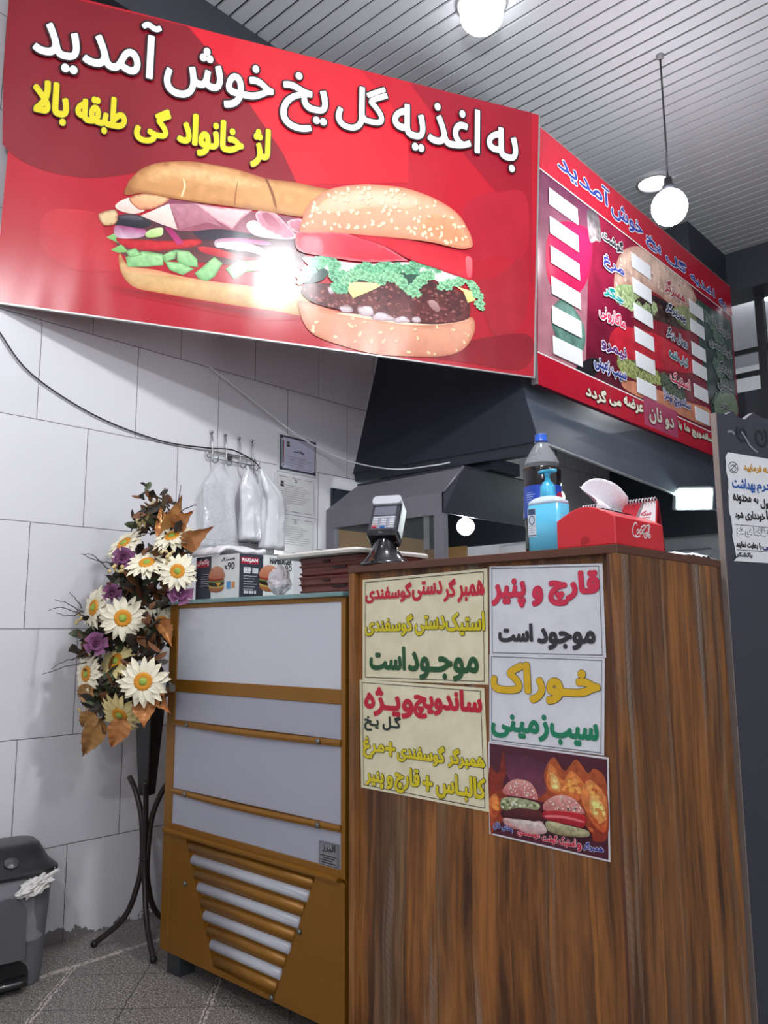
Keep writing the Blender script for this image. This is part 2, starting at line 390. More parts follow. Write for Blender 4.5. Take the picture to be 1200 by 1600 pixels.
def rect(mb, fr, u0, u1, v0, v1, h): mb.add([fr.at(u0,v0,h), fr.at(u1,v0,h), fr.at(u1,v1,h), fr.at(u0,v1,h)], [(0,1,2,3)])
def outline_rect(mb, fr, u0, u1, v0, v1, w, h):
    rect(mb, fr, u0, u1, v0, v0+w, h); rect(mb, fr, u0, u1, v1-w, v1, h); rect(mb, fr, u0, u0+w, v0, v1, h); rect(mb, fr, u1-w, u1, v0, v1, h)

# ---------------------------------------------------------------- printed pictures, as flat shapes of ink
def cm_closed(P, n=5):
    out = []; m = len(P)
    for i in range(m):
        p0, p1, p2, p3 = (Vector(P[(i+k-1) % m]) for k in range(4))
        for k in range(n):
            t = k/n; out.append(0.5*((2*p1) + (p2-p0)*t + (2*p0-5*p1+4*p2-p3)*t*t + (3*p1-p0-3*p2+p3)*t**3))
    return out
def inside(P, x, y):
    c = False; j = len(P)-1
    for i in range(len(P)):
        a, b = P[i], P[j]
        if (a[1] > y) != (b[1] > y) and x < (b[0]-a[0])*(y-a[1])/(b[1]-a[1])+a[0]: c = not c
        j = i
    return c
def edge_dist(P, x, y):
    d = 1e9; q = Vector((x, y))
    for i in range(len(P)):
        a = P[i-1]; ab = P[i]-a; L = ab.length_squared
        t = max(0, min(1, (q-a).dot(ab)/L)) if L > 0 else 0
        d = min(d, (q-(a+ab*t)).length)
    return d
class Print:
    def __init__(s, fr, step, h0=0.0008, dh=0.00009):
        s.fr = fr; s.step = step; s.h = h0; s.dh = dh; s.mb = MB(); s.last = None; s.k = 0
    def put(s, P2, faces, cols, h=None):
        s.mb.add([s.fr.at(p[0], p[1], s.h if h is None else h) for p in P2], faces, False, cols)
    def shape(s, pts, sm, c0, c1, mo, ms, ed, ew):
        s.k += 1
        P = cm_closed(pts) if sm else [Vector(p) for p in pts]
        if not sm:   # straight edges, subdivided
            Q = []
            for i in range(len(P)):
                a, b = P[i], P[(i+1) % len(P)]; n = max(1, int((b-a).length/(s.step*2)))
                Q += [a+(b-a)*k/n for k in range(n)]
            P = Q
        s.last = P
        if c0 is None: return
        s.h += s.dh
        x0, x1 = min(p.x for p in P), max(p.x for p in P); y0, y1 = min(p.y for p in P), max(p.y for p in P)
        st = s.step if (x1-x0)*(y1-y0) < 0.12 else s.step*2.2
        V = list(P); n = len(P); y = y0+st/2; row = 0
        while y < y1:
            x = x0 + (st/2 if row % 2 else st*0.1)
            while x < x1:
                if inside(P, x, y) and edge_dist(P, x, y) > st*0.3: V.append(Vector((x, y)))
                x += st
            y += st*0.87; row += 1
        vv, ee, ff, *_ = delaunay_2d_cdt(V, [], [list(range(n))], 1, 1e-7)
        c0, c1 = lin(c0), lin(c1); edl = lin(ed) if ed else None; cols = []
        for p in vv:
            t = (y1-p.y)/max(1e-6, y1-y0); c = [a+(b-a)*t for a, b in zip(c0, c1)]
            if edl:
                d = edge_dist(P, p.x, p.y); e = max(0, 1-d/ew)**1.3; c = [a+(b-a)*e for a, b in zip(c, edl)]
            if mo:
                q = noise.noise(Vector((p.x/ms, p.y/ms, s.k*3.7)))*0.7 + noise.noise(Vector((p.x/ms*2.3, p.y/ms*2.3, s.k*1.3)))*0.5
                c = [max(0, a*(1+mo*q*2)) for a in c]
            cols.append(tuple(c))
        s.put(vv, [tuple(f) for f in ff], cols)
    def seeds(s, n, size, c, dark, seed, band=0):
        rnd = random.Random(seed); P = s.last; x0, x1 = min(p.x for p in P), max(p.x for p in P); y0, y1 = min(p.y for p in P), max(p.y for p in P)
        s.h += s.dh*3; done = 0; cl, dl = lin(c), lin(dark); tries = 0
        while done < n and tries < n*20:
            tries += 1; x, y = rnd.uniform(x0, x1), rnd.uniform(y0, y1)
            if not inside(P, x, y) or edge_dist(P, x, y) < size: continue
            a = rnd.uniform(0, PI); k = size*rnd.uniform(.7, 1.15)
            for (dx, dy, sc, cc, hh) in ((.0012, -.0016, 1.12, dl, 0), (0, 0, 1, cl, s.dh)):
                V = [(x+dx, y+dy)]
                for i in range(9):
                    t = 2*PI*i/9; ex, ey = math.cos(t)*k*sc*(1 if math.cos(t) < 0 else .8), math.sin(t)*k*.55*sc
                    V.append((x+dx+ex*math.cos(a)-ey*math.sin(a), y+dy+ex*math.sin(a)+ey*math.cos(a)))
                s.put(V, [(0, i+1, (i+1) % 9+1) for i in range(9)], [cc]*10, s.h+hh)
            done += 1
        s.h += s.dh
    def blobs(s, n, size, cols, seed):
        rnd = random.Random(seed); P = s.last; x0, x1 = min(p.x for p in P), max(p.x for p in P); y0, y1 = min(p.y for p in P), max(p.y for p in P)
        s.h += s.dh
        for _ in range(n*3):
            x, y = rnd.uniform(x0, x1), rnd.uniform(y0, y1)
            if not inside(P, x, y) or edge_dist(P, x, y) < size*.8: continue
            c = lin(rnd.choice(cols)); k = size*rnd.uniform(.4, 1); V = [(x, y)]
            V += [(x+math.cos(2*PI*i/8)*k*rnd.uniform(.6, 1.2), y+math.sin(2*PI*i/8)*k*rnd.uniform(.4, .9)) for i in range(8)]
            s.put(V, [(0, i+1, (i+1) % 8+1) for i in range(8)], [tuple(v*1.15 for v in c)]+[tuple(v*.85 for v in c)]*8, s.h+rnd.random()*s.dh)
        s.h += s.dh
    def ruffle(s, pts, amp, c0, c1, seed):
        rnd = random.Random(seed); path = smooth_path([(a, b, 0) for a, b in pts], 5); s.h += s.dh; hi, lo = lin(c0), lin(c1)
        n = 0
        for p in path:
            for _ in range(2):
                n += 1; x, y = p.x+rnd.uniform(-.5, .5)*amp, p.y+rnd.uniform(-.6, .4)*amp; k = amp*rnd.uniform(.45, .9); a0 = rnd.uniform(0, 2*PI); m = 14
                t = rnd.random()*.7; cc = tuple(a+(b-a)*t for a, b in zip(lo, hi)); V = [(x, y)]
                for i in range(m):
                    rr = k*(1+.22*math.sin(i*2*PI/m*5+a0)+rnd.uniform(-.12, .12)); V.append((x+math.cos(2*PI*i/m)*rr, y+math.sin(2*PI*i/m)*rr*.8))
                dk = tuple(v*.5 for v in cc); lt = tuple(min(1, a*1.15+.03) for a in hi)
                s.put(V, [(0, i+1, (i+1) % m+1) for i in range(m)], [dk]+[lt if (i % 3) else cc for i in range(m)], s.h+n*6e-6)
        s.h += s.dh+n*6e-6
    def run(s, items):
        for it in items:
            if it[0] == 0: s.shape(*it[1:])
            elif it[0] == 1: s.seeds(*it[1:])
            elif it[0] == 2: s.blobs(*it[1:])
            else: s.ruffle(*it[1:])
    def build(s, name, mat, parent): return s.mb.build(name, mat, parent)

# ---------------------------------------------------------------- where the writing and pictures sit (metres on their sheets)
TXT={
'title': [('آمدید', [0.0529, 0.5271, 0.9575, 1.2552]), ('خوش', [0.5487, 0.9987, 0.9616, 1.2065]), ('یخ', [1.0317, 1.2376, 0.9306, 1.1986]), ('گل', [1.2752, 1.5105, 0.9881, 1.2272]), ('اغذیه', [1.5356, 1.9668, 0.9629, 1.2321]), ('به', [2.0012, 2.1639, 0.9645, 1.1739])],
'line2': [('بالا', [0.0679, 0.203, 0.7355, 0.9089]), ('طبقه', [0.2262, 0.4192, 0.7372, 0.9011]), ('گی', [0.4496, 0.5889, 0.7343, 0.8989]), ('خانواد', [0.616, 0.8871, 0.7276, 0.9064]), ('لژ', [0.9175, 0.9984, 0.7268, 0.9104])],
'mh': [('آمدید', [3.4083, 3.9752, 3.45, 3.5842]), ('خوش', [3.987, 4.3893, 3.4317, 3.55]), ('یخ', [4.4283, 4.6422, 3.4183, 3.5065]), ('گل', [4.7057, 5.0387, 3.422, 3.5072]), ('اغذیه', [5.0885, 5.5217, 3.4167, 3.4881]), ('به', [5.5937, 5.7328, 3.3905, 3.464])],
'm_black': [('گوشت', [3.859, 4.1144, 3.2367, 3.3199])],
'm_blue': [('مرغ', [3.8619, 4.1107, 3.0871, 3.173])],
'm_teal': [('جگر', [3.8497, 4.0851, 2.923, 2.9953])],
'm_red': [('ماکارونی', [3.7833, 4.0912, 2.7735, 2.8632])],
'm_purple': [('نیمرو', [3.7903, 4.0848, 2.5986, 2.6772])],
'm_navy': [('سیب زمینی', [3.7012, 4.0694, 2.4682, 2.5502])],
'm_red2': [('همبرگر', [4.6598, 4.983, 3.1993, 3.3009])],
'm_navy2': [('چیزبرگر', [4.6642, 4.9765, 3.0689, 3.1496]), ('رویال برگر', [4.649, 4.9726, 2.9044, 2.9851])],
'm_teal2': [('کباب لقمه', [4.6684, 4.9591, 2.7697, 2.8414])],
'm_red3': [('استیک', [4.6662, 4.9696, 2.6153, 2.7016])],
'm_navy3': [('ساندویچ پیتزا', [4.5538, 4.954, 2.4766, 2.5592])],
'm_foot': [('گردد', [3.5988, 3.8213, 2.2886, 2.3757]), ('می', [3.849, 3.9888, 2.3088, 2.3531]), ('عرضه', [4.0173, 4.2615, 2.3235, 2.401])],
'm_stk': [('دو نان', [4.334, 4.6781, 2.304, 2.4169])],
'm_foot2': [('ساندویچ ها با', [4.7431, 5.3057, 2.3288, 2.3959])],
'm_c': [('خوراک', [5.5142, 5.7832, 3.1772, 3.2696]), ('خوراک مصری', [5.3518, 5.7878, 3.0322, 3.1101]), ('زینگر', [5.4694, 5.7601, 2.8865, 2.9803]), ('شنسل', [5.464, 5.7687, 2.7629, 2.838]), ('سالاد', [5.4743, 5.7414, 2.626, 2.6759])],
'p1a': [('گوسفندی', [-1.5633, -1.3919, 1.1992, 1.2526]), ('دستی', [-1.3921, -1.2884, 1.2009, 1.2526]), ('گر', [-1.2863, -1.2448, 1.1958, 1.2541]), ('همبر', [-1.2413, -1.1571, 1.1928, 1.2476])],
'p1b': [('گوسفندی', [-1.5653, -1.3891, 1.1103, 1.1682]), ('دستی', [-1.384, -1.2821, 1.1114, 1.1628]), ('استیک', [-1.2808, -1.1591, 1.1111, 1.1693])],
'p1c': [('است', [-1.5486, -1.4164, 1.0187, 1.0834]), ('موجـود', [-1.41, -1.1805, 0.9974, 1.0709])],
'p3a': [('پنیر', [-1.1381, -1.0399, 1.1758, 1.2452]), ('و', [-1.024, -0.9929, 1.1776, 1.2251]), ('قارچ', [-0.9797, -0.8499, 1.177, 1.2538])],
'p3b': [('است', [-1.1211, -1.024, 1.0952, 1.1391]), ('موجود', [-1.0134, -0.8651, 1.078, 1.1285])],
'p4a': [('خـوراک', [-1.1457, -0.8589, 0.9578, 1.0498])],
'p4b': [('زمینی', [-1.1485, -0.9904, 0.873, 0.9341]), ('سیب', [-0.9876, -0.8673, 0.8706, 0.9228])],
'p2a': [('ویـژه', [-1.5686, -1.391, 0.8966, 0.9745]), ('ساندویچ', [-1.3908, -1.1724, 0.9008, 0.9805])],
'p2b': [('گـل یـخ', [-1.5688, -1.4349, 0.8565, 0.9031])],
'p2c': [('مرغ', [-1.5733, -1.4928, 0.7847, 0.8422]), ('+', [-1.4902, -1.4543, 0.7974, 0.8351]), ('گوسفندی', [-1.4497, -1.289, 0.7878, 0.8384]), ('همبرگر', [-1.2808, -1.168, 0.7901, 0.8383])],
'p2d': [('پنیر', [-1.5632, -1.4958, 0.7104, 0.7546]), ('و', [-1.4877, -1.4632, 0.7128, 0.7487]), ('قارچ', [-1.4585, -1.3721, 0.7088, 0.7751]), ('+', [-1.3631, -1.3294, 0.7242, 0.7631]), ('کالبـاس', [-1.3201, -1.1682, 0.7134, 0.7763])],
'p5a': [('همبرگر', [-0.9147, -0.8675, 0.6573, 0.6757])],
'p5b': [('و', [-0.9297, -0.9186, 0.6536, 0.6697]), ('استیک', [-0.9742, -0.9323, 0.6556, 0.6778]), ('گوشت', [-1.0165, -0.9771, 0.6566, 0.6773]), ('گوسفندی', [-1.0811, -1.0206, 0.6608, 0.6807])],
'p5c': [('پخش فان', [-1.1488, -1.0935, 0.663, 0.6827])],
'n1': [('فرمایید', [0.0962, 0.1766, 1.5568, 1.5834]), ('توجه', [0.183, 0.2558, 1.5575, 1.5813])],
'n2': [('بهداشت', [0.0421, 0.1428, 1.4996, 1.538]), ('محترم', [0.1482, 0.2665, 1.5005, 1.5306])],
'n3': [('محدودهٔ', [0.0425, 0.1201, 1.4629, 1.4919]), ('به', [0.1297, 0.1519, 1.4689, 1.4871]), ('مسئول', [0.1595, 0.2549, 1.4571, 1.4866])],
'n4': [('شود', [0.0448, 0.0813, 1.4198, 1.442]), ('خودداری', [0.0884, 0.1771, 1.4185, 1.4485]), ('جداً', [0.1817, 0.2505, 1.4226, 1.455])],
'n5': [('تقاضا می شو', [0.0471, 0.1755, 1.374, 1.4057]), ('که', [0.181, 0.234, 1.383, 1.4122])],
'n6': [('را رعایت نمایند', [0.0404, 0.1511, 1.3398, 1.3607])],
'n7': [('ایمنی', [0.1534, 0.2347, 1.3397, 1.3638])],
'n8': [('باتشکر', [0.0372, 0.1079, 1.3142, 1.3315])],
'icon': [('o', [0.0307, 0.0743, 1.5493, 1.5808])],
}
TXT.update({'b_pak': [('PAKJAN', [1.6701, 1.7377, 1.3574, 1.3734])], 'b_beef': [('BEEF', [1.6777, 1.7104, 1.322, 1.3429])], 'b_ham': [('HAMBURGER', [1.7912, 1.8919, 1.3589, 1.3824])], 'b_90': [('90', [1.859, 1.8922, 1.3367, 1.3579]), ('%', [1.8377, 1.8563, 1.3352, 1.3496])], 'b_fa': [('همبرگر', [-2.3039, -2.2228, 1.3658, 1.3798])], 'b_90f': [('90', [-2.2643, -2.2242, 1.3351, 1.3615]), ('%', [-2.2827, -2.2652, 1.3367, 1.3528])], 'b_pk': [('پاکجان', [-2.4436, -2.3727, 1.3561, 1.3809])], 'plate': [('البرز', [-1.7344, -1.6832, 0.5142, 0.5401])]})
SCRIPT = [[(1.7192, 1.3577), (1.7113, 1.3619), (1.7025, 1.3582), (1.6949, 1.3473), (1.6943, 1.3362), (1.7013, 1.331), (1.7126, 1.3343)], [(1.7013, 1.331), (1.714, 1.3298), (1.7307, 1.3344)], [(1.7207, 1.3485), (1.7149, 1.3433), (1.7188, 1.3384), (1.7253, 1.3436), (1.7207, 1.3485)], [(1.7401, 1.3479), (1.7337, 1.349), (1.7292, 1.3439), (1.7319, 1.3389), (1.7393, 1.3413)], [(1.7495, 1.3493), (1.7441, 1.3482), (1.7416, 1.3433), (1.7458, 1.3401), (1.751, 1.345), (1.7521, 1.3489), (1.7513, 1.342), (1.7551, 1.3403)], [(1.7869, 1.358), (1.7794, 1.3634), (1.7689, 1.3606), (1.756, 1.3534), (1.7486, 1.3418), (1.7509, 1.3331), (1.7593, 1.3317), (1.7652, 1.3358)], [(1.7651, 1.3462), (1.7598, 1.3413), (1.7632, 1.3356), (1.7691, 1.3406), (1.7651, 1.3462)], [(1.7708, 1.3377), (1.7793, 1.3519), (1.7774, 1.3584), (1.7728, 1.3484), (1.7706, 1.3362), (1.7736, 1.3335)], [(1.7835, 1.3418), (1.7764, 1.3397), (1.7757, 1.3337), (1.7811, 1.3341), (1.784, 1.341), (1.7846, 1.3344)], [(1.7666, 1.3583), (1.7568, 1.3603), (1.7452, 1.3572), (1.7363, 1.354)]]
ART={
'sign':[
(0,[(-0.0461,1.2761),(0.6257,1.2872),(0.6987,1.2211),(0.7622,1.1571),(0.8262,1.0926),(0.8909,1.0222),(0.9512,0.9502),(1.0064,0.8818),(1.0562,0.8226),(1.0957,0.7663),(1.1249,0.7075),(1.0956,0.669),(0.7843,0.6357),(0.5913,0.6402),(0.4989,0.6203),(0.4094,0.5849),(0.3563,0.5665),(0.3036,0.5523),(0.251,0.545),(0.1985,0.5427),(0.1463,0.5443),(0.1028,0.5506),(0.059,0.5645),(0.0237,0.5821),(-0.0031,0.6014),(-0.0215,0.6205),(-0.0422,0.91),(-0.0482,1.2086)],0,(128,22,34),(140,24,38),0.05,0.4,None,0.01),
(0,[(0.6355,1.2878),(1.0521,1.2894),(1.3781,1.291),(1.6143,1.0853),(1.6249,0.8129),(1.1255,0.6968),(1.0562,0.8226),(0.8909,1.0222)],0,(205,28,44),(222,30,46),0.04,0.4,None,0.01),
(0,[(1.6142,1.2884),(2.2376,1.2938),(2.2593,0.4253),(2.061,0.8577),(1.8105,1.0847)],0,(150,20,40),(165,22,42),0.05,0.4,None,0.01),
(0,[(1.8947,0.7076),(1.9401,0.7977),(2.0733,0.8602),(2.2176,0.8721),(2.224,0.589),(2.0695,0.5438),(1.9488,0.5109)],1,(176,30,48),(178,28,46),0.06,0.1,None,0.01),
(0,[(1.9586,0.387),(2.0842,0.4539),(2.2182,0.5704),(2.2273,0.2809),(2.0924,0.1465),(2.0291,0.2392)],1,(168,26,42),(172,36,50),0.06,0.1,None,0.01),
(0,[(1.7303,0.0401),(2.2267,0.2001),(2.2305,0.0347),(1.9636,0.022)],1,(140,20,36),(150,22,36),0.06,0.1,None,0.01),
(0,[(0.1352,0.3044),(0.151,0.3753),(0.2176,0.408),(0.3499,0.4095),(0.3634,0.3478),(0.403,0.2958),(0.4353,0.2226),(0.4108,0.1887),(0.2618,0.1728),(0.1539,0.2308)],1,(204,44,56),(196,32,46),0.05,0.1,None,0.01),
(0,[(0.3892,0.131),(0.5754,0.1358),(0.8891,0.1283),(1.1708,0.1279),(1.1718,0.1082),(0.9733,0.0781),(0.6549,0.0913),(0.4425,0.106)],1,(120,16,28),(150,18,30),0.0,0.02,(186,22,38),0.03),
(0,[(0.4325,0.2662),(0.4327,0.2216),(0.4526,0.1723),(0.4999,0.1356),(0.5986,0.1298),(0.8092,0.1256),(1.0531,0.1269),(1.1875,0.1339),(1.1814,0.2525),(0.9656,0.2125),(0.8039,0.211),(0.6627,0.2079),(0.4792,0.2175)],1,(238,205,150),(205,155,98),0.12,0.03,(190,135,80),0.02),
(0,[(0.4534,0.213),(0.5696,0.2209),(0.6624,0.212),(0.8039,0.211),(0.9654,0.2167),(0.9663,0.1999),(0.7733,0.1933),(0.6473,0.2053),(0.4884,0.193)],1,(222,150,105),(232,180,130),0.1,0.02,None,0.01),
(0,[(0.4119,0.3767),(0.4804,0.4146),(0.6924,0.4727),(0.8691,0.4644),(1.1439,0.4819),(1.1516,0.3345),(0.9605,0.3012),(0.7676,0.2845),(0.5665,0.2656),(0.4387,0.2632)],1,(70,40,52),(110,60,60),0.2,0.02,None,0.01),
(0,[(0.3768,0.3211),(0.4139,0.35),(0.4321,0.3028)],0,(150,205,120),(120,180,100),0.0,0.02,None,0.01),
(0,[(0.3972,0.2736),(0.4358,0.3035),(0.4639,0.2759),(0.4236,0.2662)],0,(150,205,120),(120,180,100),0.0,0.02,None,0.01),
(0,[(0.4176,0.3287),(0.4861,0.3333),(0.5993,0.3477),(0.73,0.3786),(0.7277,0.3513),(0.602,0.3083),(0.489,0.2911),(0.4268,0.3043)],1,(215,50,55),(190,30,42),0.1,0.02,(160,24,34),0.006),
(0,[(0.7304,0.3467),(0.7952,0.3526),(0.9256,0.3378),(1.0238,0.3554),(0.9592,0.325),(0.8293,0.319),(0.7491,0.3266)],1,(215,60,62),(180,35,45),0.1,0.02,None,0.01),
(0,[(0.4542,0.2538),(0.5193,0.29),(0.5939,0.2911),(0.6,0.2451),(0.5312,0.2265),(0.4644,0.2149)],0,(178,222,160),(130,190,125),0.18,0.012,(110,165,100),0.004),
(0,[(0.6462,0.3172),(0.6942,0.3217),(0.729,0.2944),(0.7343,0.2602),(0.6905,0.2584),(0.6523,0.2708)],0,(178,222,160),(130,190,125),0.18,0.012,(110,165,100),0.004),
(0,[(0.6035,0.2622),(0.6665,0.2684),(0.7192,0.2509),(0.6776,0.2171),(0.6241,0.2303)],0,(178,222,160),(130,190,125),0.18,0.012,(110,165,100),0.004),
(0,[(0.7234,0.2333),(0.7529,0.2651),(0.7974,0.3167),(0.8324,0.2942),(0.8026,0.2317),(0.7724,0.2065),(0.7405,0.2128)],0,(178,222,160),(130,190,125),0.18,0.012,(110,165,100),0.004),
(0,[(0.8442,0.2725),(0.8942,0.3152),(0.951,0.3235),(1.0104,0.297),(0.9292,0.2745),(0.8828,0.2335)],0,(178,222,160),(130,190,125),0.18,0.012,(110,165,100),0.004),
(0,[(0.592,0.285),(0.625,0.3092),(0.6491,0.3194),(0.6425,0.2791),(0.6014,0.2594)],0,(178,222,160),(130,190,125),0.18,0.012,(110,165,100),0.004),
(0,[(0.4525,0.278),(0.4886,0.2968),(0.5167,0.2732),(0.4691,0.2548)],0,(178,222,160),(130,190,125),0.18,0.012,(110,165,100),0.004),
(0,[(0.9265,0.3209),(1.0078,0.3439),(1.0848,0.3142),(1.012,0.2673)],0,(178,222,160),(130,190,125),0.18,0.012,(110,165,100),0.004),
(0,[(0.7018,0.4239),(0.7887,0.4575),(0.906,0.4629),(0.9527,0.4373),(0.8726,0.4051),(0.7616,0.3803),(0.7172,0.3931)],1,(38,34,52),(60,50,66),0.1,0.02,None,0.01),
(0,[(0.4042,0.412),(0.4715,0.4343),(0.5328,0.4247),(0.5361,0.3988),(0.4831,0.3763),(0.4128,0.3752)],1,(60,55,62),(28,25,34),0.1,0.01,None,0.01),
(0,[(0.4203,0.416),(0.4718,0.4294),(0.514,0.4211),(0.4732,0.4098),(0.4283,0.4077)],1,(96,90,98),(70,64,72),0.0,0.02,None,0.01),
(0,[(0.4069,0.3741),(0.4678,0.3792),(0.5207,0.3793),(0.5237,0.3584),(0.4858,0.3373),(0.4162,0.3284)],1,(165,60,120),(220,190,205),0.2,0.008,None,0.01),
(0,[(0.5918,0.4028),(0.6185,0.4079),(0.6735,0.3514),(0.6479,0.3383)],0,(150,30,90),(190,60,120),0.0,0.02,None,0.01),
(0,[(0.524,0.3651),(0.5431,0.3853),(0.5843,0.3997),(0.5863,0.3702),(0.5604,0.3554),(0.5288,0.3495)],1,(215,235,170),(170,205,120),0.1,0.02,None,0.01),
(0,[(0.7979,0.387),(0.8723,0.4102),(1.0052,0.4194),(1.0177,0.4044),(0.9061,0.3908),(0.811,0.3555)],1,(176,70,130),(215,205,205),0.15,0.01,None,0.01),
(0,[(0.8018,0.375),(0.8895,0.3954),(0.9887,0.3879),(1.0331,0.338),(0.9571,0.3606),(0.8431,0.3571)],1,(190,200,190),(230,230,225),0.1,0.02,None,0.01),
(0,[(0.5498,0.5115),(0.7203,0.5308),(0.8651,0.5324),(1.1492,0.5446),(1.1481,0.4827),(1.0356,0.4441),(0.8221,0.4383),(0.6967,0.406),(0.6185,0.4079)],1,(130,60,80),(160,90,105),0.15,0.02,None,0.01),
(0,[(0.4042,0.4638),(0.4592,0.5013),(0.5148,0.4644),(0.4714,0.4359),(0.4125,0.4408)],1,(245,235,225),(235,205,190),0.06,0.02,None,0.01),
(0,[(0.3422,0.4105),(0.3963,0.4392),(0.4141,0.4197),(0.4077,0.384),(0.3792,0.3679),(0.3552,0.3739)],1,(240,215,165),(232,200,150),0.06,0.02,(160,80,55),0.008),
(0,[(0.4504,0.4979),(0.5178,0.5317),(0.6065,0.5297),(0.5596,0.48),(0.515,0.4611),(0.4832,0.4606)],1,(245,200,150),(225,150,110),0.08,0.02,(165,80,55),0.008),
(0,[(0.498,0.4329),(0.6042,0.5057),(0.6437,0.4027),(0.5795,0.413)],0,(248,232,220),(235,195,185),0.06,0.02,None,0.01),
(0,[(0.6059,0.5044),(0.7126,0.5275),(0.8214,0.4484),(0.7569,0.4556),(0.6537,0.4046)],0,(190,130,145),(170,105,120),0.15,0.02,None,0.01),
(0,[(0.7031,0.5273),(0.8164,0.5313),(0.9424,0.546),(0.8959,0.4954),(0.8622,0.4442),(0.7877,0.4743)],0,(242,205,205),(222,165,170),0.08,0.02,(185,110,120),0.004),
(0,[(0.9177,0.4737),(0.9491,0.5014),(1.0001,0.4809),(1.1185,0.4771),(1.1198,0.4511),(1.0361,0.4355),(0.9527,0.4373)],1,(235,215,215),(220,180,185),0.08,0.02,None,0.01),
(0,[(0.954,0.531),(0.9877,0.5533),(1.0384,0.5476),(1.1231,0.471),(1.0862,0.4448),(1.0178,0.4625),(0.9749,0.4847)],1,(210,140,155),(185,105,125),0.1,0.02,(230,190,195),0.006),
(0,[(0.9805,0.5336),(1.0134,0.5426),(1.0666,0.4936),(1.0592,0.4747),(1.0076,0.4953)],1,(165,85,105),(185,110,125),0.0,0.02,None,0.01),
(0,[(1.089,0.5198),(1.1236,0.5414),(1.1537,0.5411),(1.1563,0.4913),(1.118,0.4858)],1,(200,130,145),(180,105,120),0.0,0.02,(230,190,195),0.005),
(0,[(0.4347,0.5079),(0.4403,0.5555),(0.4569,0.5882),(0.4955,0.6341),(0.5546,0.6689),(0.6387,0.6933),(0.7093,0.7045),(0.8546,0.7077),(0.9966,0.6944),(1.1066,0.7026),(1.2106,0.7012),(1.2814,0.6943),(1.1893,0.6057),(1.17,0.5593),(1.0298,0.5494),(0.8645,0.5426),(0.7043,0.5327),(0.5872,0.5291),(0.5028,0.5286)],1,(214,160,104),(196,138,84),0.16,0.025,(160,100,58),0.016),
(0,[(0.5122,0.6125),(0.5634,0.6531),(0.6711,0.6808),(0.8234,0.6836),(0.9727,0.6717),(0.9414,0.6346),(0.7788,0.618),(0.6207,0.6103),(0.5299,0.5785)],1,(228,184,132),(216,164,108),0.14,0.02,(210,155,100),0.03),
(0,[(0.984,0.6943),(0.9987,0.686),(1.03,0.6222),(1.0412,0.5718),(1.0297,0.5826),(1.0156,0.6236),(0.9964,0.6679)],1,(120,70,40),(150,95,55),0.0,0.02,None,0.01),
(0,[(0.8736,0.6639),(0.8702,0.6111),(0.8683,0.546),(0.8624,0.5491),(0.8637,0.6098)],1,(165,108,66),(165,108,66),0.0,0.02,None,0.01),
(0,[(0.651,0.6253),(0.6649,0.5942),(0.6547,0.5454),(0.6482,0.5484),(0.6566,0.5882)],1,(240,205,160),(240,205,160),0.0,0.02,None,0.01),
(0,[(1.1613,0.1878),(1.165,0.1325),(1.1848,0.0889),(1.2284,0.0488),(1.3231,0.0231),(1.4865,0.0025),(1.6633,0.0132),(1.825,0.0372),(1.9171,0.0814),(1.9624,0.1504),(1.9715,0.2017),(1.96,0.23),(1.9335,0.2309),(1.7586,0.1728),(1.5383,0.1611),(1.3257,0.1667)],1,(238,176,142),(208,132,104),0.07,0.03,(196,120,88),0.022),
(1,30,0.011,(250,205,165),(190,112,80),5,0),
(0,[(1.3167,0.1559),(1.48,0.1523),(1.6579,0.1549),(1.82,0.182),(1.9443,0.2226),(1.8611,0.1951),(1.6573,0.1694),(1.4986,0.1724)],1,(250,215,180),(250,215,180),0.0,0.02,None,0.01),
(0,[(1.1659,0.2401),(1.1895,0.2675),(1.3104,0.2877),(1.4721,0.334),(1.6901,0.3708),(1.8558,0.3587),(1.9307,0.3207),(1.9455,0.2528),(1.9129,0.2138),(1.7586,0.1728),(1.5382,0.163),(1.3634,0.1725),(1.2309,0.1839),(1.1719,0.2129)],1,(70,30,34),(112,52,50),0.35,0.012,(84,36,36),0.01),
(2,170,0.011,[(142,76,72),(120,58,56),(88,40,40),(160,98,92),(70,30,32)],3),
(0,[(1.3324,0.1848),(1.3623,0.1971),(1.3864,0.1933),(1.3921,0.1722),(1.3494,0.1656)],1,(232,222,222),(190,165,170),0.0,0.02,(160,130,138),0.004),
(0,[(1.417,0.1961),(1.4726,0.2106),(1.4868,0.1744),(1.4456,0.1623),(1.423,0.1703)],1,(232,222,222),(190,165,170),0.0,0.02,(160,130,138),0.004),
(0,[(1.4778,0.1577),(1.5125,0.1909),(1.557,0.1852),(1.5924,0.1674),(1.5288,0.1539)],1,(232,222,222),(190,165,170),0.0,0.02,(160,130,138),0.004),
(0,[(1.5776,0.167),(1.6264,0.19),(1.6573,0.1694),(1.5979,0.1546)],1,(232,222,222),(190,165,170),0.0,0.02,(160,130,138),0.004),
(0,[(1.2785,0.2634),(1.3017,0.2719),(1.3122,0.2499),(1.2892,0.2367)],1,(232,222,222),(190,165,170),0.0,0.02,(160,130,138),0.004),
(0,[(1.6667,0.1883),(1.6966,0.1988),(1.7075,0.1769),(1.6724,0.1697)],1,(232,222,222),(190,165,170),0.0,0.02,(160,130,138),0.004),
(0,[(1.7445,0.2809),(1.7753,0.2809),(1.797,0.2497),(1.7822,0.2326),(1.7454,0.2564)],1,(190,150,145),(150,105,105),0.0,0.02,None,0.01),
(0,[(1.3365,0.2997),(1.5315,0.3246),(1.4934,0.294),(1.3931,0.2344)],0,(250,240,170),(238,222,140),0.03,0.02,None,0.01),
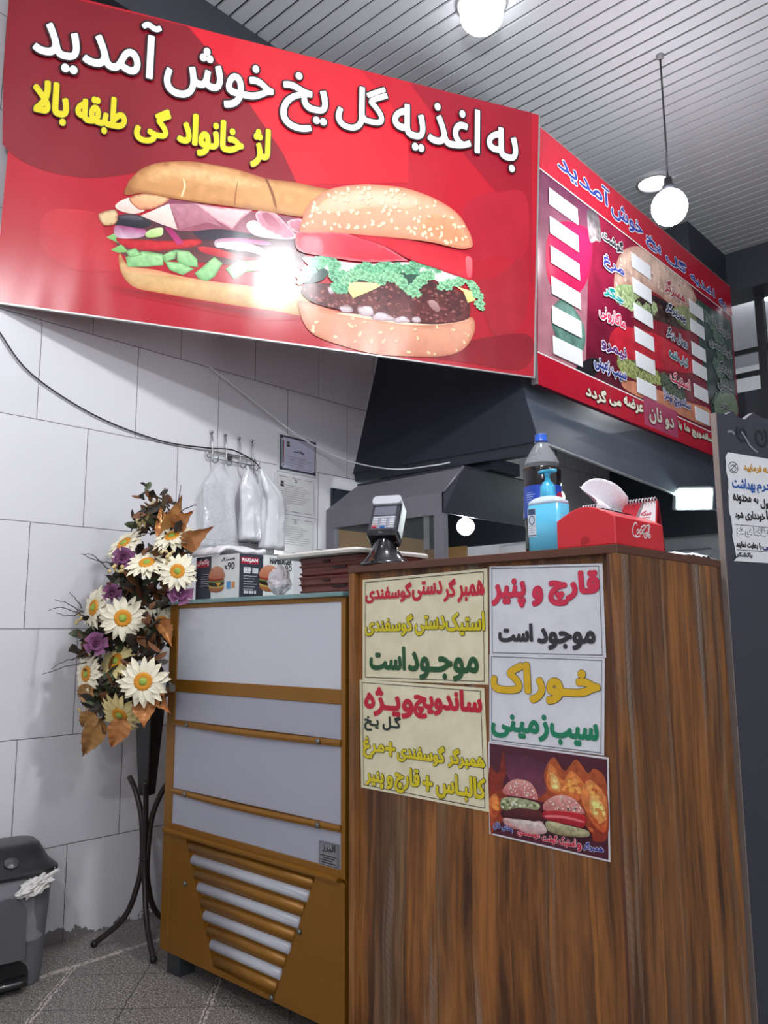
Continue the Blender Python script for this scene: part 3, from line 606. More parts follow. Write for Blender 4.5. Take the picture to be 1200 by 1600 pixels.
(0,[(1.8712,0.3662),(1.9615,0.3559),(1.9691,0.3168),(1.9314,0.2987),(1.9087,0.3473)],0,(248,236,165),(232,214,130),0.0,0.02,None,0.01),
(0,[(1.1606,0.3776),(1.3057,0.3872),(1.4497,0.398),(1.6671,0.4411),(1.917,0.4192),(1.9022,0.3864),(1.8139,0.3617),(1.7512,0.3811),(1.6098,0.3572),(1.4321,0.3562),(1.3564,0.3241),(1.2426,0.3237)],1,(242,232,232),(222,206,210),0.06,0.03,None,0.01),
(0,[(1.1669,0.3108),(1.2129,0.3565),(1.2893,0.3318),(1.3378,0.3114),(1.5001,0.3679),(1.6688,0.3968),(1.7501,0.4108),(1.6912,0.3414),(1.6106,0.3378),(1.5311,0.3342),(1.3575,0.3003),(1.3304,0.2672),(1.294,0.3326),(1.2445,0.2861),(1.1711,0.2644)],1,(50,90,72),(36,64,56),0.3,0.012,None,0.01),
(3,[(1.161,0.2815),(1.2041,0.3455),(1.24,0.3756),(1.2721,0.3956),(1.2965,0.3807),(1.3086,0.3255),(1.3353,0.2651),(1.3421,0.3217),(1.3847,0.3337),(1.4359,0.3811),(1.4995,0.3824),(1.5679,0.404),(1.6381,0.4063),(1.6874,0.4446),(1.7385,0.4486),(1.7697,0.4391)],0.03,(120,196,146),(64,130,98),2),
(3,[(1.3568,0.3146),(1.4133,0.3434),(1.4915,0.3373),(1.5697,0.3603),(1.6206,0.3394),(1.6722,0.3087),(1.6901,0.3708),(1.7505,0.4009)],0.028,(150,212,160),(84,152,112),4),
(3,[(1.7984,0.3592),(1.8551,0.3786),(1.9068,0.4074),(1.95,0.3843),(1.9777,0.3485),(1.9954,0.2927)],0.024,(160,222,170),(90,160,116),7),
(0,[(1.1275,0.4644),(1.1485,0.4873),(1.2338,0.5015),(1.3473,0.5191),(1.4845,0.5018),(1.6181,0.4522),(1.6116,0.4402),(1.43,0.4043),(1.2578,0.3978),(1.1436,0.4029)],1,(226,66,84),(206,36,54),0.04,0.05,(240,120,130),0.008),
(0,[(1.1513,0.4688),(1.2349,0.4797),(1.2477,0.4103),(1.1635,0.4122)],1,(240,130,140),(226,80,96),0.0,0.02,(224,62,80),0.02),
(0,[(1.3473,0.5181),(1.4735,0.5291),(1.643,0.5409),(1.8079,0.5392),(1.9028,0.5331),(1.9503,0.5142),(1.9491,0.4125),(1.8855,0.4138),(1.77,0.4321),(1.6465,0.4503),(1.5246,0.4895)],1,(206,34,52),(226,52,68),0.04,0.05,(178,22,42),0.012),
(0,[(1.9142,0.5098),(1.9442,0.5049),(1.9424,0.4235),(1.922,0.4301)],1,(240,120,128),(232,90,102),0.0,0.02,None,0.01),
(0,[(1.1504,0.4858),(1.1529,0.5454),(1.1636,0.5905),(1.1983,0.6456),(1.276,0.7072),(1.4047,0.7517),(1.5129,0.7703),(1.6237,0.7774),(1.7586,0.7565),(1.8654,0.7095),(1.9263,0.6343),(1.9463,0.5767),(1.9256,0.5555),(1.8707,0.5446),(1.7451,0.5498),(1.6025,0.5414),(1.4441,0.5265),(1.2808,0.5085)],1,(244,182,148),(226,148,116),0.06,0.03,(208,128,98),0.03),
(0,[(1.2192,0.6064),(1.2822,0.6773),(1.4155,0.7292),(1.5539,0.7479),(1.6764,0.7378),(1.6373,0.6897),(1.458,0.6589),(1.3049,0.604)],1,(250,210,184),(245,190,158),0.05,0.03,(243,182,148),0.04),
(0,[(1.6816,0.5981),(1.7405,0.6799),(1.8455,0.6699),(1.9223,0.5927),(1.9125,0.5654),(1.7862,0.5624)],1,(236,160,118),(222,142,104),0.08,0.02,(236,166,124),0.03),
(0,[(1.1504,0.4858),(1.1529,0.5454),(1.1636,0.5905),(1.1983,0.6456),(1.276,0.7072),(1.4047,0.7517),(1.5129,0.7703),(1.6237,0.7774),(1.7586,0.7565),(1.8654,0.7095),(1.9263,0.6343),(1.9463,0.5767),(1.9256,0.5555),(1.8707,0.5446),(1.7451,0.5498),(1.6025,0.5414),(1.4441,0.5265),(1.2808,0.5085)],1,None,None,0,0,None,0),
(1,105,0.0125,(252,222,186),(206,132,96),9,0),
],
'fire':[
(0,[(-1.11,0.8333),(-1.011,0.8327),(-0.9893,0.788),(-1.0146,0.7454),(-1.099,0.7803)],1,(92,40,66),(130,62,82),0.2,0.02,None,0.01),
(0,[(-1.1566,0.7999),(-1.1307,0.7923),(-1.116,0.8457),(-1.1079,0.7999),(-1.1188,0.7626),(-1.1038,0.7338),(-1.1212,0.6907),(-1.1479,0.6612),(-1.157,0.6598)],1,(120,34,28),(176,70,34),0.3,0.01,None,0.01),
(2,16,0.011,[(150,42,35),(176,70,34),(142,47,40)],9),
(0,[(-0.8552,0.8035),(-0.8806,0.829),(-0.8975,0.8177),(-0.9239,0.8438),(-0.9534,0.8165),(-0.9811,0.8431),(-1.0062,0.8058),(-1.0019,0.7668),(-1.0266,0.7439),(-0.9566,0.7433),(-0.9131,0.7208),(-0.9039,0.6846),(-0.8578,0.6919)],1,(190,92,46),(150,52,32),0.3,0.01,None,0.01),
(2,16,0.011,[(237,115,57),(150,52,32),(219,111,60)],13),
(0,[(-0.9876,0.8276),(-1.0009,0.7916),(-0.9901,0.7682),(-0.9558,0.7628),(-0.9224,0.7575),(-0.9044,0.7883),(-0.9363,0.8183),(-0.96,0.7962)],1,(232,142,70),(222,110,56),0.3,0.01,None,0.01),
(2,16,0.011,[(255,177,87),(222,110,56),(255,166,87)],8),
(0,[(-0.8982,0.8033),(-0.9163,0.7678),(-0.9016,0.7319),(-0.8813,0.7068),(-0.8602,0.7054),(-0.855,0.7663),(-0.8769,0.7963)],1,(236,150,80),(205,84,42),0.3,0.01,None,0.01),
(2,16,0.011,[(255,187,100),(205,84,42),(255,175,98)],7),
(0,[(-0.8889,0.7713),(-0.8957,0.7421),(-0.8753,0.7216),(-0.8601,0.7285),(-0.8629,0.7559)],1,(250,200,120),(236,150,72),0.3,0.01,None,0.01),
(2,16,0.011,[(255,250,150),(236,150,72),(255,230,142)],5),
(0,[(-0.9855,0.8081),(-0.9897,0.7781),(-0.9668,0.7711),(-0.9687,0.7952)],1,(250,196,120),(240,160,86),0.3,0.01,None,0.01),
(2,16,0.011,[(255,245,150),(240,160,86),(255,225,142)],4),
(0,[(-1.1576,0.7268),(-1.1387,0.7447),(-1.1266,0.7206),(-1.1405,0.6879),(-1.1539,0.6757)],1,(226,130,62),(190,70,36),0.3,0.01,None,0.01),
(2,16,0.011,[(255,162,77),(190,70,36),(255,153,78)],5),
(0,[(-1.1205,0.7112),(-1.1024,0.6833),(-1.006,0.6684),(-0.9044,0.6752),(-0.8978,0.6996),(-0.9353,0.7176),(-1.0154,0.7256)],1,(70,24,34),(60,16,30),0.3,0.01,None,0.01),
(0,[(-1.1154,0.7476),(-1.109,0.7689),(-1.08,0.7845),(-1.0432,0.7817),(-1.0248,0.759),(-1.0277,0.7457),(-1.0628,0.7467)],1,(236,170,160),(205,110,110),0.25,0.006,None,0.01),
(1,26,0.0035,(250,226,216),(196,110,104),3,0),
(0,[(-1.1242,0.7158),(-1.1183,0.738),(-1.0753,0.7436),(-1.022,0.7385),(-1.0285,0.7238),(-1.0761,0.7223),(-1.1014,0.7113)],1,(190,196,150),(120,130,86),0.4,0.006,None,0.01),
(2,26,0.006,[(214,220,170),(96,120,70),(236,232,214)],4),
(0,[(-1.1142,0.709),(-1.0761,0.7213),(-1.0214,0.7228),(-1.015,0.706),(-1.0525,0.6966),(-1.107,0.6968)],1,(104,42,44),(70,24,28),0.3,0.006,None,0.01),
(0,[(-1.1159,0.6945),(-1.0525,0.6956),(-1.0152,0.7011),(-1.0136,0.6818),(-1.0655,0.6738),(-1.1089,0.6773)],1,(238,205,200),(205,120,116),0.35,0.006,None,0.01),
(0,[(-1.0094,0.7264),(-1.0027,0.747),(-0.9671,0.7642),(-0.9333,0.7608),(-0.91,0.7401),(-0.9126,0.7313),(-0.9686,0.7301)],1,(238,176,166),(205,116,112),0.25,0.006,None,0.01),
(1,26,0.0035,(250,226,216),(196,110,104),6,0),
(0,[(-1.0084,0.7237),(-0.9572,0.7307),(-0.9094,0.7289),(-0.9117,0.704),(-0.9471,0.7044),(-1.0043,0.7076)],1,(214,40,54),(150,20,36),0.15,0.008,None,0.01),
(0,[(-1.004,0.7164),(-0.9576,0.7216),(-0.9132,0.7179),(-0.9134,0.7141),(-0.9578,0.7162),(-1.003,0.7117)],1,(238,120,124),(238,120,124),0.0,0.02,None,0.01),
(0,[(-1.001,0.7042),(-0.9472,0.7025),(-0.9021,0.6989),(-0.9038,0.6865),(-0.9595,0.6796),(-0.9995,0.684)],1,(205,206,160),(140,120,86),0.45,0.006,None,0.01),
(0,[(-1.1022,0.6884),(-1.077,0.6971),(-1.0154,0.6962),(-1.0055,0.6782),(-1.0535,0.6707)],1,(242,228,222),(200,150,146),0.3,0.006,None,0.01),
],
'menu':[
(0,[(3.227,3.3926),(3.7469,3.3864),(3.6898,2.7435),(3.6141,2.3967),(3.1653,2.4185)],0,(96,40,70),(190,130,140),0.22,0.12,None,0.01),
(0,[(3.7457,3.3734),(4.3205,3.3998),(4.2092,2.4469),(3.6152,2.4084)],0,(150,24,60),(96,24,44),0.22,0.12,None,0.01),
(0,[(4.2615,3.3779),(5.192,3.3981),(5.0759,2.4493),(4.154,2.4348)],0,(150,44,56),(120,30,44),0.22,0.12,None,0.01),
(0,[(5.0962,3.3233),(5.8254,3.3462),(5.8162,2.6416),(5.3579,2.512),(5.3156,2.592)],0,(60,86,78),(46,66,62),0.22,0.12,None,0.01),
(0,[(3.2679,2.953),(3.3058,3.0691),(3.4165,3.1755),(3.5726,3.2307),(3.7342,3.2442),(3.7449,3.1),(3.6344,2.893),(3.4292,2.7807),(3.2884,2.8142)],1,(232,30,86),(210,24,76),0.06,0.1,(196,24,72),0.05),
(0,[(3.297,2.6502),(3.3853,2.7498),(3.5124,2.7548),(3.6168,2.6869),(3.6269,2.5963),(3.5692,2.5175),(3.4304,2.5208),(3.33,2.5492)],1,(120,160,146),(92,130,118),0.3,0.06,(80,116,104),0.03),
(0,[(3.5067,2.4166),(3.6699,2.5201),(3.787,2.532),(3.6589,2.3956)],1,(40,34,40),(30,26,34),0.1,0.02,None,0.01),
(0,[(3.7212,3.3635),(3.8422,3.3742),(3.854,3.2394),(3.8036,3.2206),(3.7297,3.193)],1,(70,60,70),(190,180,180),0.5,0.05,None,0.01),
(0,[(3.9862,3.0071),(4.0373,3.178),(4.1711,3.3098),(4.4374,3.407),(4.8825,3.4375),(5.1334,3.3715),(5.1741,3.2856),(4.8416,3.1539),(4.5252,3.1542),(4.2297,3.0993),(4.0625,3.0447)],1,(226,196,178),(206,166,150),0.3,0.06,(190,140,124),0.05),
(1,60,0.016,(240,220,206),(186,146,130),21,0),
(0,[(4.0221,3.0315),(4.2297,3.0993),(4.3999,3.1005),(4.418,3.0114),(4.1859,2.9542),(4.0526,2.9518)],1,(176,196,140),(120,140,96),0.4,0.03,None,0.01),
(0,[(4.2172,2.9899),(4.461,3.1199),(4.8416,3.1539),(5.1538,3.1584),(5.0667,3.0588),(4.6264,2.9907),(4.2667,2.9392)],1,(52,38,42),(80,60,52),0.5,0.03,None,0.01),
(2,60,0.03,[(40,28,32),(96,70,60),(66,46,46)],22),
(0,[(4.8072,3.1434),(5.0563,3.2193),(5.1868,3.1378),(5.0667,3.0588),(4.8286,3.0636)],1,(170,176,130),(110,120,84),0.4,0.03,None,0.01),
(0,[(3.8931,2.6804),(4.0094,2.7871),(4.2556,2.8442),(4.6128,2.89),(5.0722,2.8687),(5.0396,2.7732),(4.5843,2.6775),(4.1762,2.6295),(3.9647,2.6011)],1,(206,44,60),(176,30,48),0.2,0.06,None,0.01),
(0,[(3.9893,2.595),(4.2322,2.6436),(4.5198,2.6484),(4.4497,2.5654),(4.1643,2.5252),(4.0088,2.5381)],1,(70,84,60),(150,156,90),0.5,0.03,None,0.01),
(0,[(4.5491,2.642),(4.8371,2.6683),(4.884,2.5384),(4.5914,2.5036)],1,(48,56,50),(80,90,70),0.5,0.03,None,0.01),
(0,[(4.0414,2.4841),(4.3294,2.5249),(4.9537,2.553),(5.2781,2.5768),(5.2574,2.4547),(4.7388,2.4393),(4.1011,2.4357)],1,(222,150,116),(206,130,100),0.3,0.06,None,0.01),
(3,[(4.0166,2.9787),(4.1345,2.9773),(4.3006,2.9891),(4.5105,3.0393)],0.05,(186,206,150),(96,120,84),11),
(3,[(4.0142,2.5889),(4.1702,2.5772),(4.3359,2.5783),(4.4836,2.5998)],0.05,(176,184,110),(70,88,60),12),
(3,[(4.5767,2.6215),(4.7281,2.5879),(4.8179,2.5383)],0.05,(96,110,84),(34,44,40),13),
(3,[(5.2617,3.2619),(5.4801,3.2109),(5.5783,3.0977),(5.4901,2.9357),(5.6192,2.8277),(5.4436,2.6745)],0.07,(104,132,116),(44,64,58),14),
(0,[(5.3739,2.604),(5.4478,2.698),(5.6373,2.7621),(5.7943,2.7729),(5.8129,2.6409),(5.4808,2.5582)],1,(150,170,140),(120,140,112),0.15,0.03,None,0.01),
],
}
FLOWERS = [(-2.629, 1.48, 1.175), (-2.444, 1.46, 0.963), (-2.565, 1.53, 1.365), (-2.387, 1.54, 1.33), (-2.516, 1.6, 1.463), (-2.74, 1.54, 1.45), (-2.72, 1.62, 1.573), (-2.769, 1.45, 1.214), (-2.764, 1.43, 0.979), (-2.692, 1.5, 1.021), (-2.597, 1.47, 0.848), (-2.604, 1.62, 1.153)]
LEAVES = [((-2.582, 1.62, 1.482), (-2.467, 1.6, 1.61)), ((-2.529, 1.62, 1.513), (-2.4, 1.6, 1.544)), ((-2.464, 1.62, 1.437), (-2.278, 1.6, 1.478)), ((-2.705, 1.46, 0.831), (-2.801, 1.44, 0.685)), ((-2.554, 1.46, 0.841), (-2.606, 1.44, 0.733)), ((-2.509, 1.54, 0.913), (-2.379, 1.52, 0.864)), ((-2.715, 1.44, 0.854), (-2.781, 1.42, 0.79)), ((-2.58, 1.62, 1.446), (-2.609, 1.6, 1.59)), ((-2.485, 1.49, 0.885), (-2.446, 1.47, 0.816)), ((-2.723, 1.44, 0.931), (-2.821, 1.42, 0.894)), ((-2.592, 1.62, 1.166), (-2.501, 1.6, 1.076))]
ROSES = [(-2.683, 1.5, 1.394), (-2.394, 1.56, 1.257), (-2.699, 1.42, 1.084), (-2.713, 1.48, 1.266), (-2.681, 1.52, 1.39)]
TWIGS = [[(-2.52, 1.37, 1.357), (-2.632, 1.37, 1.375), (-2.737, 1.37, 1.405)], [(-2.54, 1.37, 1.337), (-2.656, 1.37, 1.393), (-2.737, 1.37, 1.403)], [(-2.706, 1.37, 1.195), (-2.83, 1.37, 1.232), (-2.932, 1.37, 1.245)], [(-2.695, 1.37, 1.184), (-2.852, 1.37, 1.215), (-2.98, 1.37, 1.211)], [(-2.717, 1.37, 1.211), (-2.768, 1.37, 1.247), (-2.814, 1.37, 1.271)], [(-2.706, 1.37, 1.2), (-2.8, 1.37, 1.186), (-2.911, 1.37, 1.197)], [(-2.665, 1.37, 1.024), (-2.781, 1.37, 1.01), (-2.998, 1.37, 0.973)], [(-2.645, 1.37, 1.046), (-2.807, 1.37, 1.028), (-2.928, 1.37, 0.993)], [(-2.647, 1.37, 1.067), (-2.714, 1.37, 1.051), (-2.773, 1.37, 1.028)], [(-2.755, 1.57, 1.505), (-2.726, 1.57, 1.551), (-2.736, 1.57, 1.564)], [(-2.426, 1.57, 1.544), (-2.356, 1.57, 1.559), (-2.325, 1.57, 1.555)], [(-2.443, 1.57, 1.569), (-2.434, 1.57, 1.613), (-2.431, 1.57, 1.641)], [(-2.508, 1.57, 1.552), (-2.511, 1.57, 1.599), (-2.521, 1.57, 1.636)]]
BERRIES = [(-2.652, 1.45, 1.343), (-2.292, 1.45, 1.369), (-2.795, 1.45, 0.853), (-2.757, 1.45, 0.847), (-2.861, 1.45, 1.174)]
CORE = [(-2.685, 1.62, 1.577), (-2.765, 1.57, 1.336), (-2.568, 1.6, 1.292), (-2.727, 1.52, 1.121), (-2.573, 1.56, 1.076), (-2.652, 1.5, 0.92), (-2.707, 1.47, 0.897), (-2.493, 1.54, 0.979), (-2.565, 1.62, 1.398), (-2.653, 1.55, 1.213), (-2.777, 1.46, 1.099)]

# ================================================================ the setting
TILE = tile_wall(); GRAN = granite()
CEILM = plain('ceiling_white', (192,194,199), 0.45, var=0.03, scale=3)
DARKW = plain('charcoal_paint', (44,46,54), 0.55, var=0.1, scale=4)
PALE = plain('pale_wall', (224,226,228), 0.6, var=0.04, scale=3)
struct('floor', MB().box(-3.2, 4.1, -4.1, 9.1, -0.1, 0.0), GRAN)
struct('wall_left', MB().box(-3.18, -3.03, -4.1, 9.1, 0, 4.2), TILE)
struct('wall_right', MB().box(4.0, 4.1, -4.1, 9.1, 0, .45).box(4.0, 4.1, -4.1, 9.1, 3.5, 4.2).box(4.0, 4.1, 5.2, 9.1, .45, 3.5).box(4.0, 4.1, -4.1, -3.4, .45, 3.5), PALE)   # unseen side left open, added to let sky light fill the room
struct('fill_opening_1', MB().box(4.01, 4.09, -3.4, -3.3, .45, 3.5).box(4.01, 4.09, -.6, -.5, .45, 3.5).box(4.01, 4.09, 2.2, 2.3, .45, 3.5).box(4.01, 4.09, 5.1, 5.2, .45, 3.5).box(4.01, 4.09, -3.3, 5.1, 2.7, 2.78), plain('fill_opening_grey', (150,150,152), .4, .4))  # frame of the opening added for soft fill light
struct('wall_back', MB().box(-3.03, 4.0, -4.1, -4.0, 0, 4.2), PALE)
struct('wall_far', MB().box(-3.03, 4.0, 9.0, 9.1, 0, 4.2), PALE)
cb = MB(); y = -4.0; k = 0
cb.m = 1; cb.box(-2.835, 4.0, -4.0, 6.115, 4.02, 4.2); cb.m = 0
y = -4.0 + 0.02
while y < 6.11:
    x = [-2.834, 4.0]; y1 = min(y+0.064, 6.112)
    cb.box(x[0], x[1], y, y1, 4.0, 4.012); y += 0.079
cb.box(-3.03, 4.0, 6.4, 9.0, 4.0, 4.2)
struct('ceiling', cb, [CEILM, plain('slat_gap', (24,25,28), 0.8)])
struct('trim_1', MB().box(-3.03, -2.835, -4.0, 6.115, 3.72, 4.2), DARKW)
struct('trim_2', MB().box(-2.834, -2.03, 5.4, 6.114, 3.66, 3.999), DARKW)
struct('trim_3', MB().box(-3.03, 4.0, 6.115, 6.4, 3.685, 4.2), DARKW)
struct('wall_kitchen', MB().box(-3.03, -2.22, 6.13, 6.25, 0, 3.684), PALE)
struct('floor_mezzanine', MB().box(-2.2, 4.0, 6.45, 8.999, 2.62, 2.95), DARKW)

# ================================================================ lamps
def globe_lamp(name, label, cat, bulb, ceil, r, strength, group=None, rose=0.02):
    bx, by, bz = bulb; t = thing(name, label, cat, (bx, by, ceil), group)
    g = MB(); g.ball((bx, by, bz), r, 24, 16, (1, 1, 1.04)); g.build('bulb', glow('bulb_%d' % int(strength), (250,252,255), strength), t)
    s = MB(); s.lathe([(r*.36, 0), (r*.36, .03), (.02, .045), (.018, .075)], (bx, by, bz+r*.93), 16); s.build('socket', BLACK, t)
    if ceil - bz > r+.12:
        c = MB(); c.tube([(bx, by, bz+r*.93+.07), (bx+.002, by, (bz+ceil)/2), (bx, by, ceil-.004)], .005, 8); c.build('cord', BLACK, t)
        q = MB(); q.lathe([(rose, 0), (rose*.8, -.018), (.006, -.024)], (bx, by, ceil), 16); q.build('ceiling_rose', plain('rose_grey', (120,120,122), .5), t)
    return t
globe_lamp('pendant_lamp', 'glowing white globe bulb hanging on a long black cord before the menu board', 'lamp', (-1.46, 3.66, 3.175), 4.0, .085, VIEW_BULB, 'hanging globe bulbs')
globe_lamp('pendant_lamp', 'globe bulb hanging over the customer side before the burger banner', 'lamp', (-0.95, 1.515, 3.165), 4.0, .075, MAIN_BULB, 'hanging globe bulbs')
globe_lamp('pendant_lamp', 'unseen globe bulb added as fill light from the front', 'lamp', (0.2, -1.1, 3.3), 4.0, .085, MAIN_BULB*.75, 'hanging globe bulbs')  # added fill lamp behind the viewpoint, brightens the counter front
globe_lamp('pendant_lamp', 'low unseen globe bulb added to lift the shade under the banner', 'lamp', (1.0, -1.5, 2.25), 4.0, .085, MAIN_BULB*.5, 'hanging globe bulbs')  # added low lamp, lights the wall shaded by the banner
globe_lamp('pendant_lamp', 'globe bulb hanging near the tiled wall left of the banner', 'lamp', (-1.25, .14, 3.06), 4.0, .075, MAIN_BULB*.08, 'hanging globe bulbs')
globe_lamp('pendant_lamp', 'unseen globe bulb added as fill light from the right', 'lamp', (1.9, 1.6, 3.3), 4.0, .085, MAIN_BULB*.65, 'hanging globe bulbs')  # added fill lamp, out of view on the right
def downlight(label, x, y, r, drop, st):
    t = thing('ceiling_light', label, 'lamp', (x, y, 4.0), 'round lights in the slatted ceiling')
    a = MB(); a.lathe([(r*1.13, -.001), (r*1.13, -.012), (r*1.0, -.02), (r*.98, -.004)], (x, y, 4.0), 28, cap=False); a.build('rim', plain('rim_grey', (150,150,152), .4), t)
    b = MB()
    if drop: b.ball((x, y, 4.0-r*.55), r*.97, 24, 16, (1, 1, .85))
    else: b.lathe([(r*.97, -.008), (r*.5, -.012), (.001, -.012)], (x, y, 4.0), 28)
    b.build('bulb', glow('ceil_%d' % int(st), (252,252,255), st), t)
downlight('big round ceiling light above the banner', -1.915, 2.76, .105, True, 7.0)
downlight('flat round ceiling light behind the hanging globe bulb', -1.985, 4.75, .10, False, 8.0)
globe_lamp('ceiling_bulb', 'small glowing bulb far off above the mezzanine railing', 'lamp', (-1.93, 6.75, 3.86), 4.0, .06, KITCHEN_BULB*4.5)

# mezzanine railing
t = thing('mezzanine_railing', 'black metal railing with a post beyond the menu board', 'railing', (-1.0, 6.33, 2.95))
MB().box(-1.90, -1.84, 6.30, 6.36, 2.62, 3.684).build('post', BLACK, t)
for z in (3.08, 3.265):
    m_ = MB(); m_.box(-2.2, 3.9, 6.315, 6.345, z-.018, z+.018); m_.build('rail', BLACK, t)
MB().box(-2.2, 3.99, 6.40, 6.445, 2.60, 2.97).build('fascia', DARKW, t)

# ================================================================ banner over the counter
RED = vinyl('banner_red', (180,24,42), .14, 1.1); INKP = vinyl('printed_picture', None, attr=True)
ALU = plain('aluminium_edge', (176,174,172), .35, .7)
t = thing('banner_sign', 'wide glossy red banner with a baguette and a hamburger above the counter', 'sign', SIGN.at(1.138, .64, -.01))
m_ = MB(); f_ = SIGN; L, H = 2.276, 1.292
m_.hexa([f_.at(0,0,-.012), f_.at(L,0,-.012), f_.at(L,0,0), f_.at(0,0,0), f_.at(0,H,-.012), f_.at(L,H,-.012), f_.at(L,H,0), f_.at(0,H,0)]); m_.build('panel', RED, t)
e_ = MB()
def bar_on(fr, mb, u0, u1, v0, v1, h0, h1): mb.hexa([fr.at(u0,v0,h0), fr.at(u1,v0,h0), fr.at(u1,v0,h1), fr.at(u0,v0,h1), fr.at(u0,v1,h0), fr.at(u1,v1,h0), fr.at(u1,v1,h1), fr.at(u0,v1,h1)])
bar_on(SIGN, e_, 0, L, -.006, 0, -.013, .003); bar_on(SIGN, e_, L, L+.008, -.006, H, -.013, .003); e_.build('edge_trim', ALU, t)
pr = Print(SIGN, .013); pr.run(ART['sign']); pr.build('printed_picture', INKP, t)
VN = lambda c: vinyl('vinyl_%d_%d_%d' % c, c, .03, 2, rough=.3)
lettering(SIGN, TXT['title'], t, (240,240,244), .0042, (40,12,18), .0075, .012, mat=VN, res=5)
lettering(SIGN, TXT['line2'], t, (218,202,34), .0062, (60,40,20), .004, .012, mat=VN, res=4)

# ================================================================ menu board beside it
t = thing('menu_board', 'long red menu board with price list and white price patches', 'sign', (-1.94, 4.5, 2.95))
Y0, Y1, Z0, Z1 = 3.155, 5.86, 2.262, 3.622
MB().box(-1.955, -1.93, Y0, Y1, Z0, Z1).build('panel', vinyl('menu_maroon', (132,24,52), .12, .9), t)
e_ = MB(); bar_on(BOARD, e_, Y0-.012, Y0, Z0, Z1, -.026, .004); bar_on(BOARD, e_, Y0, Y1, Z1, Z1+.008, -.026, .003); e_.build('edge_trim', ALU, t)
pr = Print(BOARD, .015); pr.run(ART['menu']); pr.build('printed_picture', INKP, t)
b_ = MB(); rect(b_, BOARD, Y0, Y1, 3.392, Z1, .0045); rect(b_, BOARD, Y0, Y1, Z0, 2.418, .0045); b_.build('red_band', vinyl('band_red', (186,24,48), .06), t)
b_ = MB(); rect(b_, BOARD, Y0, Y1, 3.386, 3.393, .005); rect(b_, BOARD, Y0, 4.275, 2.417, 2.424, .005); rect(b_, BOARD, 4.74, Y1, 2.417, 2.424, .005); b_.build('white_line', VN((236,230,230)), t)
b_ = MB(); rect(b_, BOARD, 4.275, 4.74, 2.28, 2.45, .0052); b_.build('sticker', vinyl('sticker_pink', (176,72,104), .2, 8), t, label='pinkish sticker over the red band')
WHITEP = plain('price_patch_white', (238,238,242), .3)
for c0, rows in (((3.315, 3.60), (3.275, 3.121, 2.964, 2.803, 2.649, 2.494)), ((4.22, 4.472), (3.258, 3.104, 2.947, 2.803, 2.656, 2.50)), ((5.05, 5.285), (3.232, 3.10, 2.94, 2.812, 2.655, 2.501))):
    for k, z in enumerate(rows):
        q = MB(); w_ = .004*math.sin(k*2.1); bar_on(BOARD, q, c0[0]-.006*k*.6, c0[1]-.006*k*.6, z-.046, z+.046, .005, .0075); q.build('price_patch', WHITEP, t, bevel=.002)
for key, col, out in (('mh', (44,62,150), (240,240,246)), ('m_black', (36,34,40), (238,236,240)), ('m_blue', (52,60,150), (238,236,240)), ('m_teal', (20,140,140), (238,236,240)), ('m_red', (214,40,84), (240,236,240)),
        ('m_purple', (92,40,110), (238,236,240)), ('m_navy', (36,50,130), (238,236,240)), ('m_red2', (170,50,60), (238,236,240)), ('m_navy2', (34,44,84), (238,236,240)), ('m_teal2', (24,96,110), (238,236,240)),
        ('m_red3', (200,44,70), (238,236,240)), ('m_navy3', (40,44,110), (238,236,240)), ('m_c', (52,56,58), (206,210,206))):
    for it in TXT[key]:
        lettering(BOARD, [it], t, col, .0036, out, .0056, .008, mat=VN, res=2, dirs=8)
for key, col, out in (('m_foot', (240,236,214), (60,16,24)), ('m_stk', (222,214,196), (90,40,56)), ('m_foot2', (226,220,196), (60,16,24))):
    lettering(BOARD, TXT[key], t, col, .004, out, .005, .008, mat=VN, res=2, dirs=8)

# ================================================================ kitchen: extractor hood, canopy, lamps behind the counter
t = thing('extractor_hood', 'large black sloping extractor hood on the tiled wall under the banner', 'extractor hood', (-2.5, 4.4, 1.95))
B_ = [(-3.025,3.03,1.975), (-1.86,3.03,1.957), (-1.86,6.0,1.83), (-3.025,6.0,1.83)]; T_ = [(-3.025,3.235,2.68), (-2.17,3.235,2.68), (-2.17,6.0,2.68), (-3.025,6.0,2.68)]
def slab(pts, n, th=.006):
    n = Vector(n).normalized()*th; return MB().prism(pts, n)
slab([B_[0], B_[1], T_[1], T_[0]], (0, .95, .25)).build('front_panel', HOODM, t)
slab([B_[1], B_[2], T_[2], T_[1]], (-.9, 0, -.3)).build('side_panel', plain('hood_side_lit', (80,88,102), .36, .3, .2, 5), t)  # paler than the front: reflected light put into the side's colour
slab([T_[0], T_[1], T_[2], T_[3]], (0, 0, 1), .01).build('top_panel', HOODM, t)
slab([B_[2], B_[3], T_[3], T_[2]], (0, 1, 0), .01).build('rear_panel', HOODM, t)
r_ = MB(); r_.tube([B_[1], B_[2]], .008, 6); r_.build('rim', plain('rim_steel', (150,152,156), .35, .5), t)
r_ = MB(); r_.hexa([(-3.025,3.05,1.93), (-1.89,3.05,1.91), (-1.89,3.10,1.91), (-3.025,3.10,1.93), (-3.025,3.04,1.98), (-1.87,3.04,1.96), (-1.89,3.10,1.96), (-3.025,3.10,1.98)]); r_.build('grease_gutter', HOODM, t)
MB().box(-2.75, -2.35, 4.4, 4.9, 2.69, 3.70).build('duct', HOODM, t)

